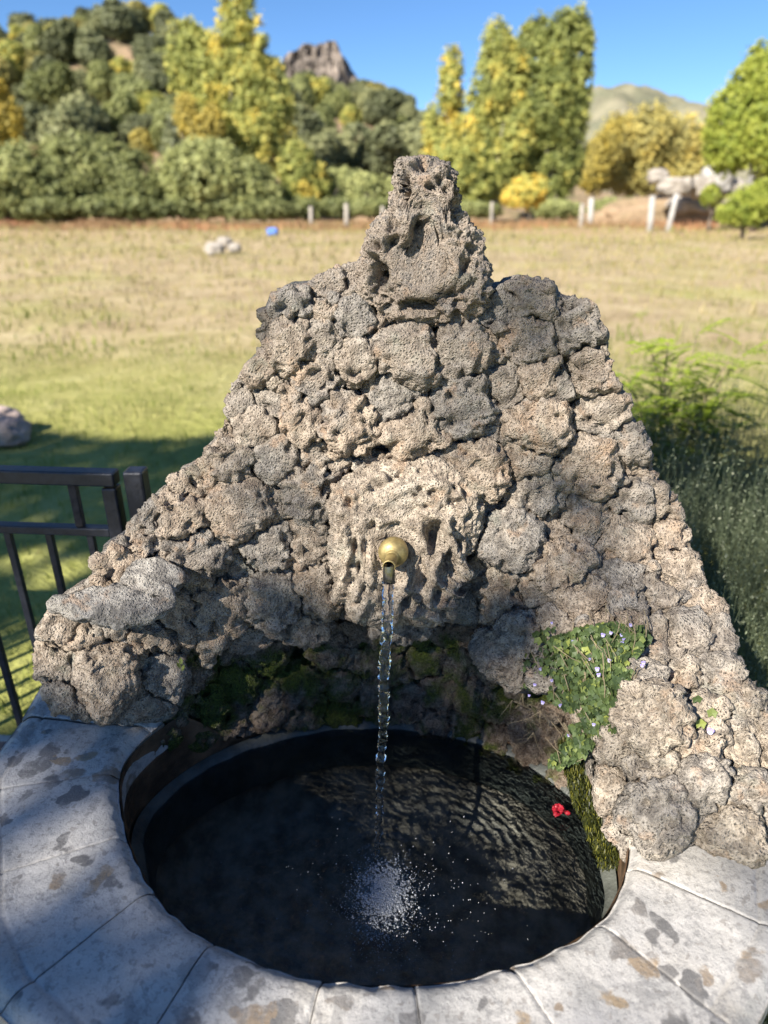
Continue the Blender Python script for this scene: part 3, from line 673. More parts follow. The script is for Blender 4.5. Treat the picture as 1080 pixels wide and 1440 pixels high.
def disc_dirs(m):
    g = np.linspace(-1, 1, m); a, b = np.meshgrid(g, g, indexing='ij'); a = a.ravel(); b = b.ravel()
    r = np.maximum(np.abs(a), np.abs(b)); h = np.hypot(a, b); h[h == 0] = 1
    return r, np.arctan2(b, a)
def detail(P, Nn, s, seed, amp=1., strands=0.):
    o = seed * 5.37; R5 = np.random.default_rng(seed).random(5); ps = .011 + .013 * R5[0]; pa = .5 + 1.3 * R5[1]; ra = .6 + .9 * R5[2]; fa = .7 + .8 * R5[3]
    q = P + o
    lo = fbm(q / (s * .95), 2, 1) * s * .14 + noise(q / (s * .42) + 4, 77) * s * .05
    w_ = np.stack([noise(q / .03, 50), noise(q / .03 + 9, 51), noise(q / .03 + 19, 52)], 1)
    mid = noise(q / .036 + w_ * .5, 60); ridge = (1 - np.abs(mid) * 2.6) * .0056
    r2 = (1 - np.abs(noise(q / .016 + w_ * .9, 61)) * 2.4) * .0038
    pm = sstep(-.25, .35, noise(q / .05, 62))
    f1 = worley(q / ps + w_ * .35, 63); pit = -sstep(.50, .20, f1) * .55 * ps * pm * pa
    fine = noise(q / .0070, 65) * .0026 + noise(q / .0036, 66) * .0013
    f2 = worley(q / .042 + w_ * .25, 67); pit = pit - sstep(.36, .18, f2) * .013 * min(1., s / .03) * (R5[4] > .3)
    return lo + (ridge * ra + r2 * ra + pit + fine * fa) * amp
def grid_normals(V, m):
    G = V.reshape(m, m, 3); du = np.gradient(G, axis=0); dv = np.gradient(G, axis=1)
    n = np.cross(du, dv).reshape(-1, 3); ln = np.linalg.norm(n, axis=1); ln[ln < 1e-12] = 1; return n / ln[:, None]
def blob(C, n, outline, T, m, seed, amp=1., e=.62, back=50., extra=None, det=True, depthfn=None):
    """C centre, n outward normal, outline(theta)->3D offsets in the face plane, T half thickness"""
    rho, th = disc_dirs(m); phi = np.radians(90 - rho * (90 + back))
    cf = np.cos(phi).clip(0, 1) ** e; sf = np.sign(np.sin(phi)) * np.abs(np.sin(phi)) ** .85
    off = outline(th); V = C + off * cf[:, None] + n * (T * sf)[:, None]
    nn = grid_normals(V, m)
    c0 = V.mean(0) - n * T * .5; flip = np.sign(((V - c0) * nn).sum(1).mean()); nn *= flip
    R = np.linalg.norm(off, axis=1).mean()
    if det: V = V + nn * detail(V, nn, R, seed, amp)[:, None]
    if extra is not None: V = V + nn * extra(V)[:, None]
    Q = grid_faces(m, m)
    # close the back
    ring = np.concatenate([np.arange(m), np.arange(1, m) * m + m - 1, (m - 1) * m + np.arange(m - 2, -1, -1), np.arange(m - 2, 0, -1) * m])
    bc = len(V); V = np.concatenate([V, [C - n * T * 1.0]]); T3 = np.stack([ring, np.roll(ring, -1), np.full(len(ring), bc)], 1)
    if flip < 0: Q = Q[:, ::-1]
    else: T3 = T3[:, ::-1]
    return V, Q, T3
def frame_at(x, y, fn, vw=.4):
    C = hit(x, y, fn); e = .02; X, z = C[0], C[2] - RIM
    if fn is y_surf or fn is y_niche:
        fx = (fn(X + e, z) - fn(X - e, z)) / (2 * e); fz = (fn(X, z + e) - fn(X, z - e)) / (2 * e)
        n = np.array([fx, -1, fz]); n /= np.linalg.norm(n)
    else: n = np.array([0, -1., 0])
    v = -ray(x, y); v /= np.linalg.norm(v); n = n * (1 - vw) + v * vw; n /= np.linalg.norm(n)
    return C, n
def plane_pt(x, y, C, n):
    r = np.stack([(np.asarray(x) - 540) / F, cp - (np.asarray(y) - 720) / F * sp, -(sp + (np.asarray(y) - 720) / F * cp)], 1)
    O = np.array([0, 0, CAMH]); t = ((C - O) @ n) / (r @ n); return O + r * t[:, None]

# stones traced from the photograph: x, y, rx, ry, rotation(deg), push out (cm), material
W = [
 (411,424,30,26,0,0),(378,468,14,30,0,-2),(408,486,26,44,5,1),(463,400,28,24,0,-1),(497,382,20,18,0,-2),(463,432,16,26,15,1),(494,446,32,22,0,1),
 (452,478,27,24,0,1),(503,508,24,30,-10,1.2),(446,533,36,30,0,.5),(530,540,11,19,10,-.5),(572,498,45,40,0,1),(648,489,36,38,-10,1.2),(693,480,22,18,0,-.5),
 (430,592,32,27,0,.8),(404,553,13,24,8,.8),(490,598,36,50,12,1),(553,560,34,34,0,.2),(587,606,38,38,0,1.3),(651,572,38,44,0,1),(366,515,30,22,0,0),(333,560,17,30,0,-1),
 (385,560,26,22,0,0),(358,600,30,26,0,0),(600,440,36,20,0,-1),(640,448,26,18,0,-.5),(540,420,22,22,0,-2),(560,452,20,14,0,0),
 (690,436,36,26,0,-1),(753,420,34,30,0,0),(742,480,34,36,0,.8),(752,530,30,30,10,.5),(815,452,34,36,-15,1),(840,520,38,44,10,.6),(850,580,30,42,0,.2),(707,535,26,36,0,0),(790,540,18,16,0,.5),
 (757,600,42,40,0,1),(691,604,18,18,0,.5),(738,645,30,26,0,.8),(673,662,50,42,20,1),(835,658,48,42,0,1.5),(888,620,28,40,0,0),(857,604,14,18,0,.6),(902,660,20,26,0,-1),
 (753,696,32,34,0,0),(818,728,32,32,0,.4),(884,704,38,34,0,1),(930,710,26,34,0,.2),(718,762,48,52,0,1.4),(777,742,22,32,0,0),(786,800,46,36,-15,.7),(752,828,26,22,0,0),
 (884,762,46,36,0,1),(940,762,30,36,0,0),(958,808,36,40,0,.2),(877,806,44,20,0,0),(884,846,32,24,0,.8),(703,832,40,28,10,.6),(822,846,40,30,0,0),(935,838,30,32,0,0),(668,790,18,30,0,-2.5),
 (985,850,26,34,0,-.5),(1008,897,26,34,15,0),(968,890,40,40,0,0),(930,905,40,34,0,0),(884,896,34,30,0,-.5),(838,896,36,28,0,-.5),(790,880,30,28,0,-.5),(734,905,44,44,0,.8),
 (775,925,30,30,0,-.5),(836,945,36,34,0,-1),(860,990,34,34,0,-1),
 (311,618,24,20,0,-.5),(326,645,42,26,0,.6),(389,648,34,30,0,.8),(290,664,22,18,0,.3),(255,682,24,24,0,-.2),(342,716,54,44,10,1),(436,690,44,38,-15,.6),(400,700,20,26,0,0),
 (252,732,38,38,0,1),(212,730,26,26,0,0),(188,752,20,16,0,0),(272,778,48,36,0,1),(377,770,44,36,0,.8),(432,768,30,36,0,.2),(450,740,16,18,0,.8),(381,838,44,46,0,1),(448,826,34,48,0,0),
 (311,856,34,50,-12,1.4),(232,806,30,30,0,-.5),(347,800,24,30,0,0),(489,678,28,14,-20,0),(470,650,26,18,0,-.3),(452,640,22,20,0,-.3),
 (530,655,40,12,0,-.6),(600,648,40,12,0,-.6),(668,712,20,24,0,-1.5),(660,740,20,22,0,-1),(470,700,16,24,0,-1),
 (500,862,30,20,0,-1),(560,876,40,14,0,-1.5),(650,845,26,20,0,-2.5),(430,880,24,18,0,-1),(345,888,26,18,0,-1.5),
]
LEFT = [  # left arm lumps: x,y,rx,ry,rot,push
 (166,792,40,20,-8,1),(200,768,26,16,0,0),(142,838,48,20,-6,-.5),(205,838,50,22,0,.6),(160,868,60,24,0,-.8),(88,880,34,26,0,.5),(82,935,30,38,0,0),(246,858,34,36,0,0),
 (150,950,52,62,-8,3.2),(205,898,34,36,0,.8),(216,945,30,46,0,0),(98,975,40,32,0,1),(196,988,34,26,0,.5),(122,900,30,24,0,1.4),
]
RIGHT = [
 (912,1010,46,70,0,3,'b'),(880,1030,26,56,0,1,'b'),(910,960,40,34,0,1,'b'),(960,955,34,30,0,0,'b'),(1005,950,34,34,0,0,'b'),(1000,1003,30,34,0,1,'b'),(1045,1000,34,40,0,0,'b'),
 (1050,1056,38,30,0,.5,'b'),(985,1055,34,30,0,1,'b'),(915,1078,44,34,0,3,'b'),(990,1095,42,36,0,3,'b'),(920,1140,62,52,0,3.5,'b'),(1055,1112,42,36,0,2,'b'),
 (1032,1168,54,44,0,3,'b'),(876,1178,20,44,0,0,'b'),(868,1110,20,50,0,0,'b'),(1090,1050,30,60,0,-1,'b'),(1088,1150,30,40,0,0,'b'),
]
NICHE = [
 (232,985,34,40),(262,940,36,36),(295,990,34,30),(316,905,34,24),(335,955,36,32),(367,915,34,28),(330,1010,30,18),(380,985,36,28),(423,962,48,26),(425,1000,40,18),(470,912,34,28),(444,885,26,18),(484,962,32,26),
 (480,1003,36,16),(515,925,30,28),(525,975,30,26),(540,1008,30,16),(560,935,30,28),(575,980,32,28),(600,925,34,28),(612,1010,34,20),(618,970,30,28),(650,930,32,28),(665,975,34,30),(655,1020,34,20),(690,940,32,30),
 (705,990,34,30),(700,1035,36,22),(735,965,34,30),(745,1015,34,30),(745,1055,34,22),(780,990,32,32),(785,1045,34,30),(795,1085,30,24),(815,1030,28,36),(600,895,36,18),(650,895,36,18),(700,905,34,22),(545,895,36,16),(500,890,30,16),
 (820,980,26,30),(228,1025,30,22),(270,1030,34,18),(845,1160,14,50),(836,1110,20,40),
]
SIL = np.array([(372,440),(385,415),(405,404),(432,400),(450,388),(478,378),(497,372),(520,380),(600,430),(686,425),(697,408),(720,398),(742,393),(778,402),(784,424),(806,420),(828,430),(846,465),(852,505),(868,535),(880,570),(884,590),(905,612),(912,650),(928,680),(946,705),(962,735),(968,765),(985,790),(992,830),(1010,850),(1022,880),(1034,915),(1050,950),(1072,990),(1100,1040),(1112,1180),(1060,1214),(1000,1196),(975,1185),(940,1196),(915,1212),(880,1205),(852,1165),(790,1010),(690,960),(640,895),(560,905),(430,912),(300,918),(256,1012),(190,1014),(130,1012),(78,1000),(55,950),(54,885),(70,862),(130,822),(130,788),(178,758),(186,735),(212,705),(237,692),(243,675),(285,655),(292,628),(318,600),(322,560),(345,515),(370,490)], float)
PK = [(565,232),(580,226),(596,223),(620,229),(637,243),(640,275),(641,300),(655,318),(672,332),(675,355),(682,390),(686,415),(672,440),(655,452),(600,456),(560,452),(530,436),(506,415),(507,372),(514,345),(530,318),(552,298),(560,270)]
MK = [(466,718),(471,690),(488,672),(508,663),(530,657),(555,652),(585,652),(613,655),(636,664),(653,680),(664,700),(669,723),(671,748),(668,775),(655,790),(645,805),(634,832),(634,858),(622,870),(600,877),(575,874),(543,876),(520,872),(497,866),(480,846),(470,820),(466,792),(462,762),(464,740)]
def sil_r(x, y, th, poly=None):
    out = np.full(len(th), 400.); poly = SIL if poly is None else np.array(poly, float)
    for p, q in zip(poly, np.roll(poly, -1, axis=0)):
        e = q - p; dx, dy = np.cos(th), np.sin(th); det = -dx * e[1] + dy * e[0]
        det = np.where(np.abs(det) < 1e-9, 1e-9, det); a, b = p[0] - x, p[1] - y
        s_ = (-a * e[1] + b * e[0]) / det; u_ = (dx * b - dy * a) / det
        ok = (s_ > 0) & (u_ >= 0) & (u_ <= 1); out = np.where(ok, np.minimum(out, s_), out)
    return np.maximum(out, 7)
def build_stones(items, fn, default, seedbase, vw=.4, thick=.55, gap=1.5, ref=None):
    n = len(items); P = np.array([(i[0], i[1]) for i in items], float); R = np.array([math.sqrt(i[2] * i[3]) for i in items])
    for i, it in enumerate(items):
        x, y, rx, ry = it[:4]; rot = math.radians(it[4]) if len(it) > 4 else 0; push = (it[5] if len(it) > 5 else 0) / 100
        mk = it[6] if len(it) > 6 else default
        th = np.linspace(0, 2 * math.pi, 97)[:-1]
        ca, sa = np.cos(th - rot), np.sin(th - rot)
        r = (1.5 if fn is y_surf else 1.25) / np.sqrt((ca / rx) ** 2 + (sa / ry) ** 2); inv = r ** -14.
        if fn is y_surf: inv = inv + sil_r(x, y, th) ** -14. + np.maximum(sil_r(x, y, th, MK) - 5, 8) ** -14. + (np.maximum(sil_r(x, y, th, PK) - 1, 8) ** -14. if y < 480 else 0)
        d = P - P[i]; dd = np.hypot(d[:, 0], d[:, 1])
        for j in np.where((dd > 1) & (dd < 150))[0]:
            t = (dd[j] ** 2 + R[i] ** 2 - R[j] ** 2) / (2 * dd[j]) - (gap + 1.6 * (fn is y_surf and i >= len(W))); t = max(t, R[i] * .3)
            c = np.cos(th - math.atan2(d[j, 1], d[j, 0])); m_ = c > .15; inv[m_] += (t / c[m_]) ** -14.
        r = inv ** (-1 / 14.)
        nz = noise(np.stack([np.cos(th) * 1.7 + i * 3.3, np.sin(th) * 1.7, np.full(96, seedbase + .5)], 1), 71) * .12 + noise(np.stack([np.cos(th) * 5 + i * 3.3, np.sin(th) * 5, np.full(96, 1.5)], 1), 72) * .06
        r = r * (1 + nz)
        arm = fn is y_surf and i >= len(W)
        C, nn = frame_at(x, y, fn, .7 if arm else vw); C = C + nn * (push + rng.uniform(-.004, .006))
        O = plane_pt(x + r * np.cos(th), y + r * np.sin(th), C, nn) - C
        thp = np.append(th, 2 * math.pi); Op = np.concatenate([O, O[:1]])
        def outline(t_, thp=thp, Op=Op):
            t_ = np.mod(t_, 2 * math.pi); return np.stack([np.interp(t_, thp, Op[:, k]) for k in range(3)], 1)
        Rm = np.linalg.norm(O, axis=1).mean(); m_ = int(np.clip(Rm / .00080, 32, 104))
        V, Q, T3 = blob(C, nn, outline, Rm * (thick + .12 * arm) * rng.uniform(.75, 1.15), m_, seedbase + i, amp=rng.uniform(1.0, 1.5), e=.5 if arm else (.40 if fn is y_surf else .55))
        mm = {'b': M['boulder']}.get(mk, M.get(mk))
        obj('stone', mesh_np('stone', V, [Q, T3]), mm, fountain)
        # mortar lump behind
        back = C - nn * Rm * .60
        V, Q, T3 = blob(back, nn, lambda t_, o=outline: o(t_) * 1.22, Rm * .7, 16, seedbase + i, det=False)
        (mort if fn is not y_niche else mortn).add(V, Q, T3)
        if fn is y_surf:
            V, Q, T3 = blob(back + (0, .07, 0), np.array([0, 1., 0]), lambda t_, o=outline: o(t_) * 1.12, Rm * .9, 14, seedbase + i, det=False)
            mort.add(V, Q[:, ::-1], T3[:, ::-1])
def Rin0(a): return 1 / np.sqrt((np.cos(a) / .50) ** 2 + (np.sin(a) / .375) ** 2)
mort = MB(); mortn = MB()
build_stones(W + LEFT + RIGHT, y_surf, 'tufa', 100, vw=.42)
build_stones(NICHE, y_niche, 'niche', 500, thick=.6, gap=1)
def chips(items, n):
    P = np.array([(i[0], i[1]) for i in items], float); R2 = np.array([i[2] * i[3] for i in items]); k = 0; done = []
    cx = CX
    for _ in range(60000):
        x = rng.uniform(60, 1070); y = rng.uniform(400, 1180)
        if not inside(np.array([x]), np.array([y]))[0]: continue
        pd = np.sort(((P - (x, y)) ** 2).sum(1) - R2); d3 = ((P - (x, y)) ** 2).sum(1) ** .5
        if pd[1] - pd[0] > 260 or pd[2] - pd[0] > 1100: continue
        if any((x - a) ** 2 + (y - b) ** 2 < 24 ** 2 for a, b in done) or math.hypot(x - 566, y - 762) < 112 or math.hypot(x - 597, y - 370) < 90: continue
        done.append((x, y)); C, nn = frame_at(x, y, y_surf, .42); r = rng.uniform(5.5, 10.5)
        pts = [(x + r * rng.uniform(.75, 1.3) * math.cos(a), y + r * rng.uniform(.7, 1.1) * math.sin(a)) for a in np.linspace(0, 6.283, 12)[:-1]]; Rm = r / F * 1.35
        V, Q, T3 = blob(C + nn * rng.uniform(.002, .012), nn, poly_outline(pts, C, nn, (x, y)), Rm * 1.1, 36, 2000 + k, amp=.55); obj('chip', mesh_np('chip', V, [Q, T3]), M['tufa' if rng.random() < .7 else 'boulder'], fountain); k += 1
        if k >= n: break
def inside(x, y):
    c = np.zeros(len(x), bool)
    for p, q in zip(SIL, np.roll(SIL, -1, axis=0)):
        m_ = (p[1] > y) != (q[1] > y); c ^= m_ & (x < (q[0] - p[0]) * (y - p[1]) / (q[1] - p[1] + 1e-9) + p[0])
    return c
def core_sheet():
    gxx, gyy = np.meshgrid(np.arange(60, 1100, 9.), np.arange(385, 1210, 9.), indexing='ij'); sh = gxx.shape; x = gxx.ravel(); y = gyy.ravel()
    cen = np.array([570., 760.]); k = 1.035; ok = inside(cen[0] + (x - cen[0]) * k, cen[1] + (y - cen[1]) * k) & inside(x + 10, y) & inside(x - 10, y) & inside(x, y - 12) & inside(x, y + 12)
    P = np.array([hit(a, b, y_surf) if o_ else (0, 0, 0) for a, b, o_ in zip(x, y, ok)]); Fr = P + (0, .050, 0); Bk = P + (0, .20, 0)
    idx = np.arange(len(x)).reshape(sh); q = np.stack([idx[:-1, :-1].ravel(), idx[1:, :-1].ravel(), idx[1:, 1:].ravel(), idx[:-1, 1:].ravel()], 1); q = q[ok[q].all(1)]
    n = len(x); faces = [q[:, ::-1], q + n]; e = np.concatenate([q[:, [0, 1]], q[:, [1, 2]], q[:, [2, 3]], q[:, [3, 0]]]); key = np.sort(e, 1); u, inv_, cnt = np.unique(key, axis=0, return_inverse=True, return_counts=True)
    be = e[cnt[inv_.ravel()] == 1]; faces.append(np.stack([be[:, 0], be[:, 1], be[:, 1] + n, be[:, 0] + n], 1))
    return np.concatenate([Fr, Bk]), np.concatenate(faces)
V, Q = core_sheet(); mort.add(V, Q)
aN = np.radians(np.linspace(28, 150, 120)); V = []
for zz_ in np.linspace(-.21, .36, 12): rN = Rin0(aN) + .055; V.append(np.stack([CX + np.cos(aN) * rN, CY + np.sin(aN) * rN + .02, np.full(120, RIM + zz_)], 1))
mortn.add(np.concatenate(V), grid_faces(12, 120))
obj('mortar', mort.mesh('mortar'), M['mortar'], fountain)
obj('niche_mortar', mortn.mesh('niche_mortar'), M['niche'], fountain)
# low rough back of the wall, hidden by the stones from the front
def poly_outline(pts, C, n, c2):
    pts = np.array(pts, float); a = np.arctan2(pts[:, 1] - c2[1], pts[:, 0] - c2[0]); r = np.hypot(pts[:, 0] - c2[0], pts[:, 1] - c2[1]); o = np.argsort(a); a = a[o]; r = r[o]
    th = np.linspace(0, 2 * math.pi, 181)[:-1]; rr = np.interp(np.mod(th + math.pi, 2 * math.pi) - math.pi, np.concatenate([a - 2 * math.pi, a, a + 2 * math.pi]), np.tile(r, 3))
    O = plane_pt(c2[0] + rr * np.cos(th), c2[1] + rr * np.sin(th), C, n) - C; thp = np.append(th, 2 * math.pi); Op = np.concatenate([O, O[:1]])
    return lambda t_: np.stack([np.interp(np.mod(t_, 2 * math.pi), thp, Op[:, k]) for k in range(3)], 1)
def proj(V):
    q = V - np.array([0, 0, CAMH]); Z = q[:, 1] * cp - q[:, 2] * sp; return 540 + F * q[:, 0] / Z, 720 + F * -(q[:, 1] * sp + q[:, 2] * cp) / Z
def seg_d(x, y, pts):
    best = np.full(len(x), 1e9)
    for (x0, y0), (x1, y1) in zip(pts[:-1], pts[1:]):
        dx, dy = x1 - x0, y1 - y0; t = np.clip(((x - x0) * dx + (y - y0) * dy) / (dx * dx + dy * dy), 0, 1)
        best = np.minimum(best, np.hypot(x - x0 - t * dx, y - y0 - t * dy))
    return best
chips(W + LEFT + RIGHT, 80)
# peak rock
def peak_extra(V):
    x, y = proj(V); h = np.zeros(len(V))
    for (cx, cy, rx, ry, dp) in [(590, 317, 12, 14, .06), (570, 262, 8, 20, .05), (533, 388, 16, 22, .07), (585, 432, 26, 11, .045), (592, 236, 9, 6, .02), (612, 336, 5, 5, .02), (640, 300, 6, 9, .012), (565, 420, 5, 9, .02), (605, 262, 5, 5, .02), (625, 380, 9, 6, .02), (660, 370, 6, 8, .02), (550, 340, 6, 5, .015), (640, 415, 8, 5, .02), (575, 365, 5, 7, .015), (620, 250, 4, 4, .015), (600, 395, 4, 4, .012)]:
        r = np.hypot((x - cx) / rx, (y - cy) / ry) + .25 * noise(np.stack([x / 8, y / 8, 0 * x], 1), 3); h -= dp * sstep(1.15, .55, r)
    for pts, wd, ht in [([(575, 300), (570, 330), (590, 348), (612, 345)], 8, .010), ([(545, 400), (560, 385), (575, 400), (560, 440)], 7, .010), ([(560, 420), (590, 405), (620, 425), (640, 450)], 8, .010),
                        ([(560, 250), (570, 235), (600, 228), (625, 240)], 7, .009), ([(600, 300), (620, 320), (640, 380)], 12, .008), ([(520, 350), (545, 330), (565, 345)], 8, .008)]:
        h += ht * np.exp(-(seg_d(x, y, pts) / wd) ** 2)
    return h
C, nn = frame_at(595, 372, y_surf, .5); C = C - nn * .012
V, Q, T3 = blob(C, nn, poly_outline(PK, C, nn, (598, 362)), .060, 250, 901, amp=1.35, e=.30, extra=peak_extra, back=60)
o = obj('peak_stone', mesh_np('peak_stone', V, [Q, T3]), M['tufa'], fountain); o['label'] = 'tall knobbly single stone with dark hollows crowning the wall'
# mask-like stone round the spout
def mask_extra(V):
    x, y = proj(V); h = np.zeros(len(V))
    for (cx, cy, rx, ry, dp) in [(614, 757, 17, 24, .030), (634, 790, 8, 16, .025), (585, 697, 5, 4, .01), (609, 693, 9, 6, .012), (558, 669, 3, 3, .012), (637, 686, 3, 3, .01), (490, 708, 8, 10, .012), (557, 739, 3, 3, .01),
                                 (570, 846, 7, 10, .02), (594, 850, 9, 6, .015), (500, 770, 5, 14, .012), (556, 760, 26, 8, .012), (575, 790, 8, 14, .018), (524, 738, 6, 8, .01), (540, 840, 7, 20, .02), (507, 800, 6, 16, .014)]:
        r = np.hypot((x - cx) / rx, (y - cy) / ry) + .2 * noise(np.stack([x / 6, y / 6, 0 * x], 1), 3); h -= 1.6 * dp * sstep(1.15, .5, r)
    for pts, wd, ht in [([(628, 740), (618, 775), (606, 810), (600, 850)], 6, .020), ([(628, 742), (640, 770), (645, 795), (632, 820), (618, 845)], 5, .016), ([(590, 740), (584, 780), (578, 815), (560, 840), (556, 868)], 7, .016),
                        ([(600, 752), (596, 780), (610, 815), (632, 835)], 6, .014), ([(485, 740), (492, 775), (484, 810), (478, 845)], 6, .015), ([(505, 760), (510, 800), (500, 840)], 6, .012), ([(520, 775), (522, 815), (512, 850), (505, 865)], 6, .012),
                        ([(570, 860), (595, 862), (618, 868)], 5, .014), ([(585, 840), (610, 850), (630, 848)], 5, .012), ([(560, 838), (580, 828), (600, 835)], 5, .010), ([(480, 720), (500, 690), (540, 672)], 9, .008), ([(560, 690), (600, 676), (640, 690), (652, 720)], 9, .008),
                        ([(575, 735), (600, 722), (630, 730)], 7, .010), ([(535, 735), (560, 728), (585, 745)], 6, .007), ([(650, 760), (646, 800), (628, 850)], 4, .010)]:
        h += 1.35 * ht * np.exp(-(seg_d(x, y, pts) / (wd * .8)) ** 4)
    return h
C, nn = frame_at(560, 765, y_surf, .4); C = C + nn * .042
V, Q, T3 = blob(C, nn, poly_outline(MK, C, nn, (563, 765)), .05, 230, 950, amp=1.0, e=.42, extra=mask_extra)
o = obj('spout_stone', mesh_np('spout_stone', V, [Q, T3]), M['mask'], fountain); o['label'] = 'pale rounded stone with root-like ridges holding the spout'
# grey mortar bed on the left arm
def flat_patch(x, y, rx, ry, seed, push, mk='flatmortar', T=.02):
    C, nn = frame_at(x, y, y_surf, .2); nn = nn * .25 + np.array([-.1, -.2, .95]) * .75; nn /= np.linalg.norm(nn); C = C + np.array([0, -.02, push])
    pts = [(x + rx * math.cos(a) * (1 + .15 * math.sin(3 * a + seed)), y + ry * math.sin(a)) for a in np.linspace(0, 2 * math.pi, 24)[:-1]]
    V, Q, T3 = blob(C, nn, poly_outline(pts, C, nn, (x, y)), T, 90, seed, amp=.38, e=.28)
    o = obj('mortar_bed', mesh_np('mortar_bed', V, [Q, T3]), M[mk], fountain); o['label'] = 'flat grey mortar on the left arm'
flat_patch(160, 858, 84, 21, 971, .052); flat_patch(215, 815, 46, 20, 975, .045); flat_patch(205, 842, 50, 14, 979, .064)

# ---- basin opening
inner_px = [(165,1075),(166,1110),(177,1170),(200,1225),(240,1275),(300,1317),(350,1339),(440,1367),(520,1373),(582,1373),(650,1366),(717,1352),(780,1325),(840,1292),(870,1255),(886,1205)]
ip = np.array([atz(x, y, RIM)[:2] for x, y in inner_px]); ia = np.arctan2(ip[:, 1] - CY, ip[:, 0] - CX); ir = np.hypot(ip[:, 0] - CX, ip[:, 1] - CY)
ba = np.radians(np.arange(12, 176, 8)); br = 1 / np.sqrt((np.cos(ba) / .50) ** 2 + (np.sin(ba) / .375) ** 2)
aa = np.concatenate([ia, ba]); rr = np.concatenate([ir, br]); o_ = np.argsort(aa); aa = aa[o_]; rr = rr[o_]
aa3 = np.concatenate([aa - 2 * math.pi, aa, aa + 2 * math.pi]); rr3 = np.tile(rr, 3)
def Rin(a):
    a = np.mod(np.asarray(a, float) + math.pi, 2 * math.pi) - math.pi
    return sum(np.interp(a + d, aa3, rr3) for d in (-.08, -.04, 0, .04, .08)) / 5
outer = [tuple(atz(*q, RIM)[:2]) for q in [(60,1010),(0,1095),(2,1285),(37,1370),(115,1440)]] + [(-.21, .425), (.19, .405)] + [tuple(atz(*q, RIM)[:2]) for q in [(1000,1420),(1070,1300),(1065,1215)]] + [(.66, 1.0), (.70, 1.3), (.4, 1.52), (-.4, 1.52), (-.75, 1.35)]
outer = np.array(outer)
def Rout(a):
    out = []
    for t in np.atleast_1d(a):
        d = np.array([math.cos(t), math.sin(t)]); best = 9.
        for p, q in zip(outer, np.roll(outer, -1, axis=0)):
            e = q - p; A = np.array([[d[0], -e[0]], [d[1], -e[1]]]); 
            if abs(np.linalg.det(A)) < 1e-9: continue
            s_, u_ = np.linalg.solve(A, p - np.array([CX, CY]))
            if s_ > 0 and -1e-6 <= u_ <= 1 + 1e-6: best = min(best, s_)
        out.append(best)
    return np.array(out)
joints = [((172,1012),(60,1010)), ((166,1085),(0,1108)), ((181,1172),(0,1228)), ((214,1246),(40,1385)), ((302,1315),(220,1440)), ((452,1370),(435,1440)), ((582,1372),(591,1440)), ((717,1352),(776,1440)), ((842,1293),(1000,1420)), ((886,1215),(1072,1297)), ((893,1150),(1068,1200))]
JA = []
for a, b_ in joints:
    p = atz(*a, RIM)[:2]; q = atz(*b_, RIM)[:2]; ti = math.atan2(p[1] - CY, p[0] - CX)
    # extend the joint line to the outer outline
    d = (q - p) / np.linalg.norm(q - p); s_ = 0
    while True:
        c = p + d * s_; t = math.atan2(c[1] - CY, c[0] - CX)
        if math.hypot(c[0] - CX, c[1] - CY) >= Rout(t)[0] or s_ > .6: break
        s_ += .004
    JA.append((ti, t))
JA0 = None
def unw(t): return t if t < 0 and True else t
JA = [(a if a < 1.2 else a - 2 * math.pi, b_ if b_ < 1.2 else b_ - 2 * math.pi) for a, b_ in JA]
JA = [(JA[0][0] - .07, JA[0][1] - .16)] + JA
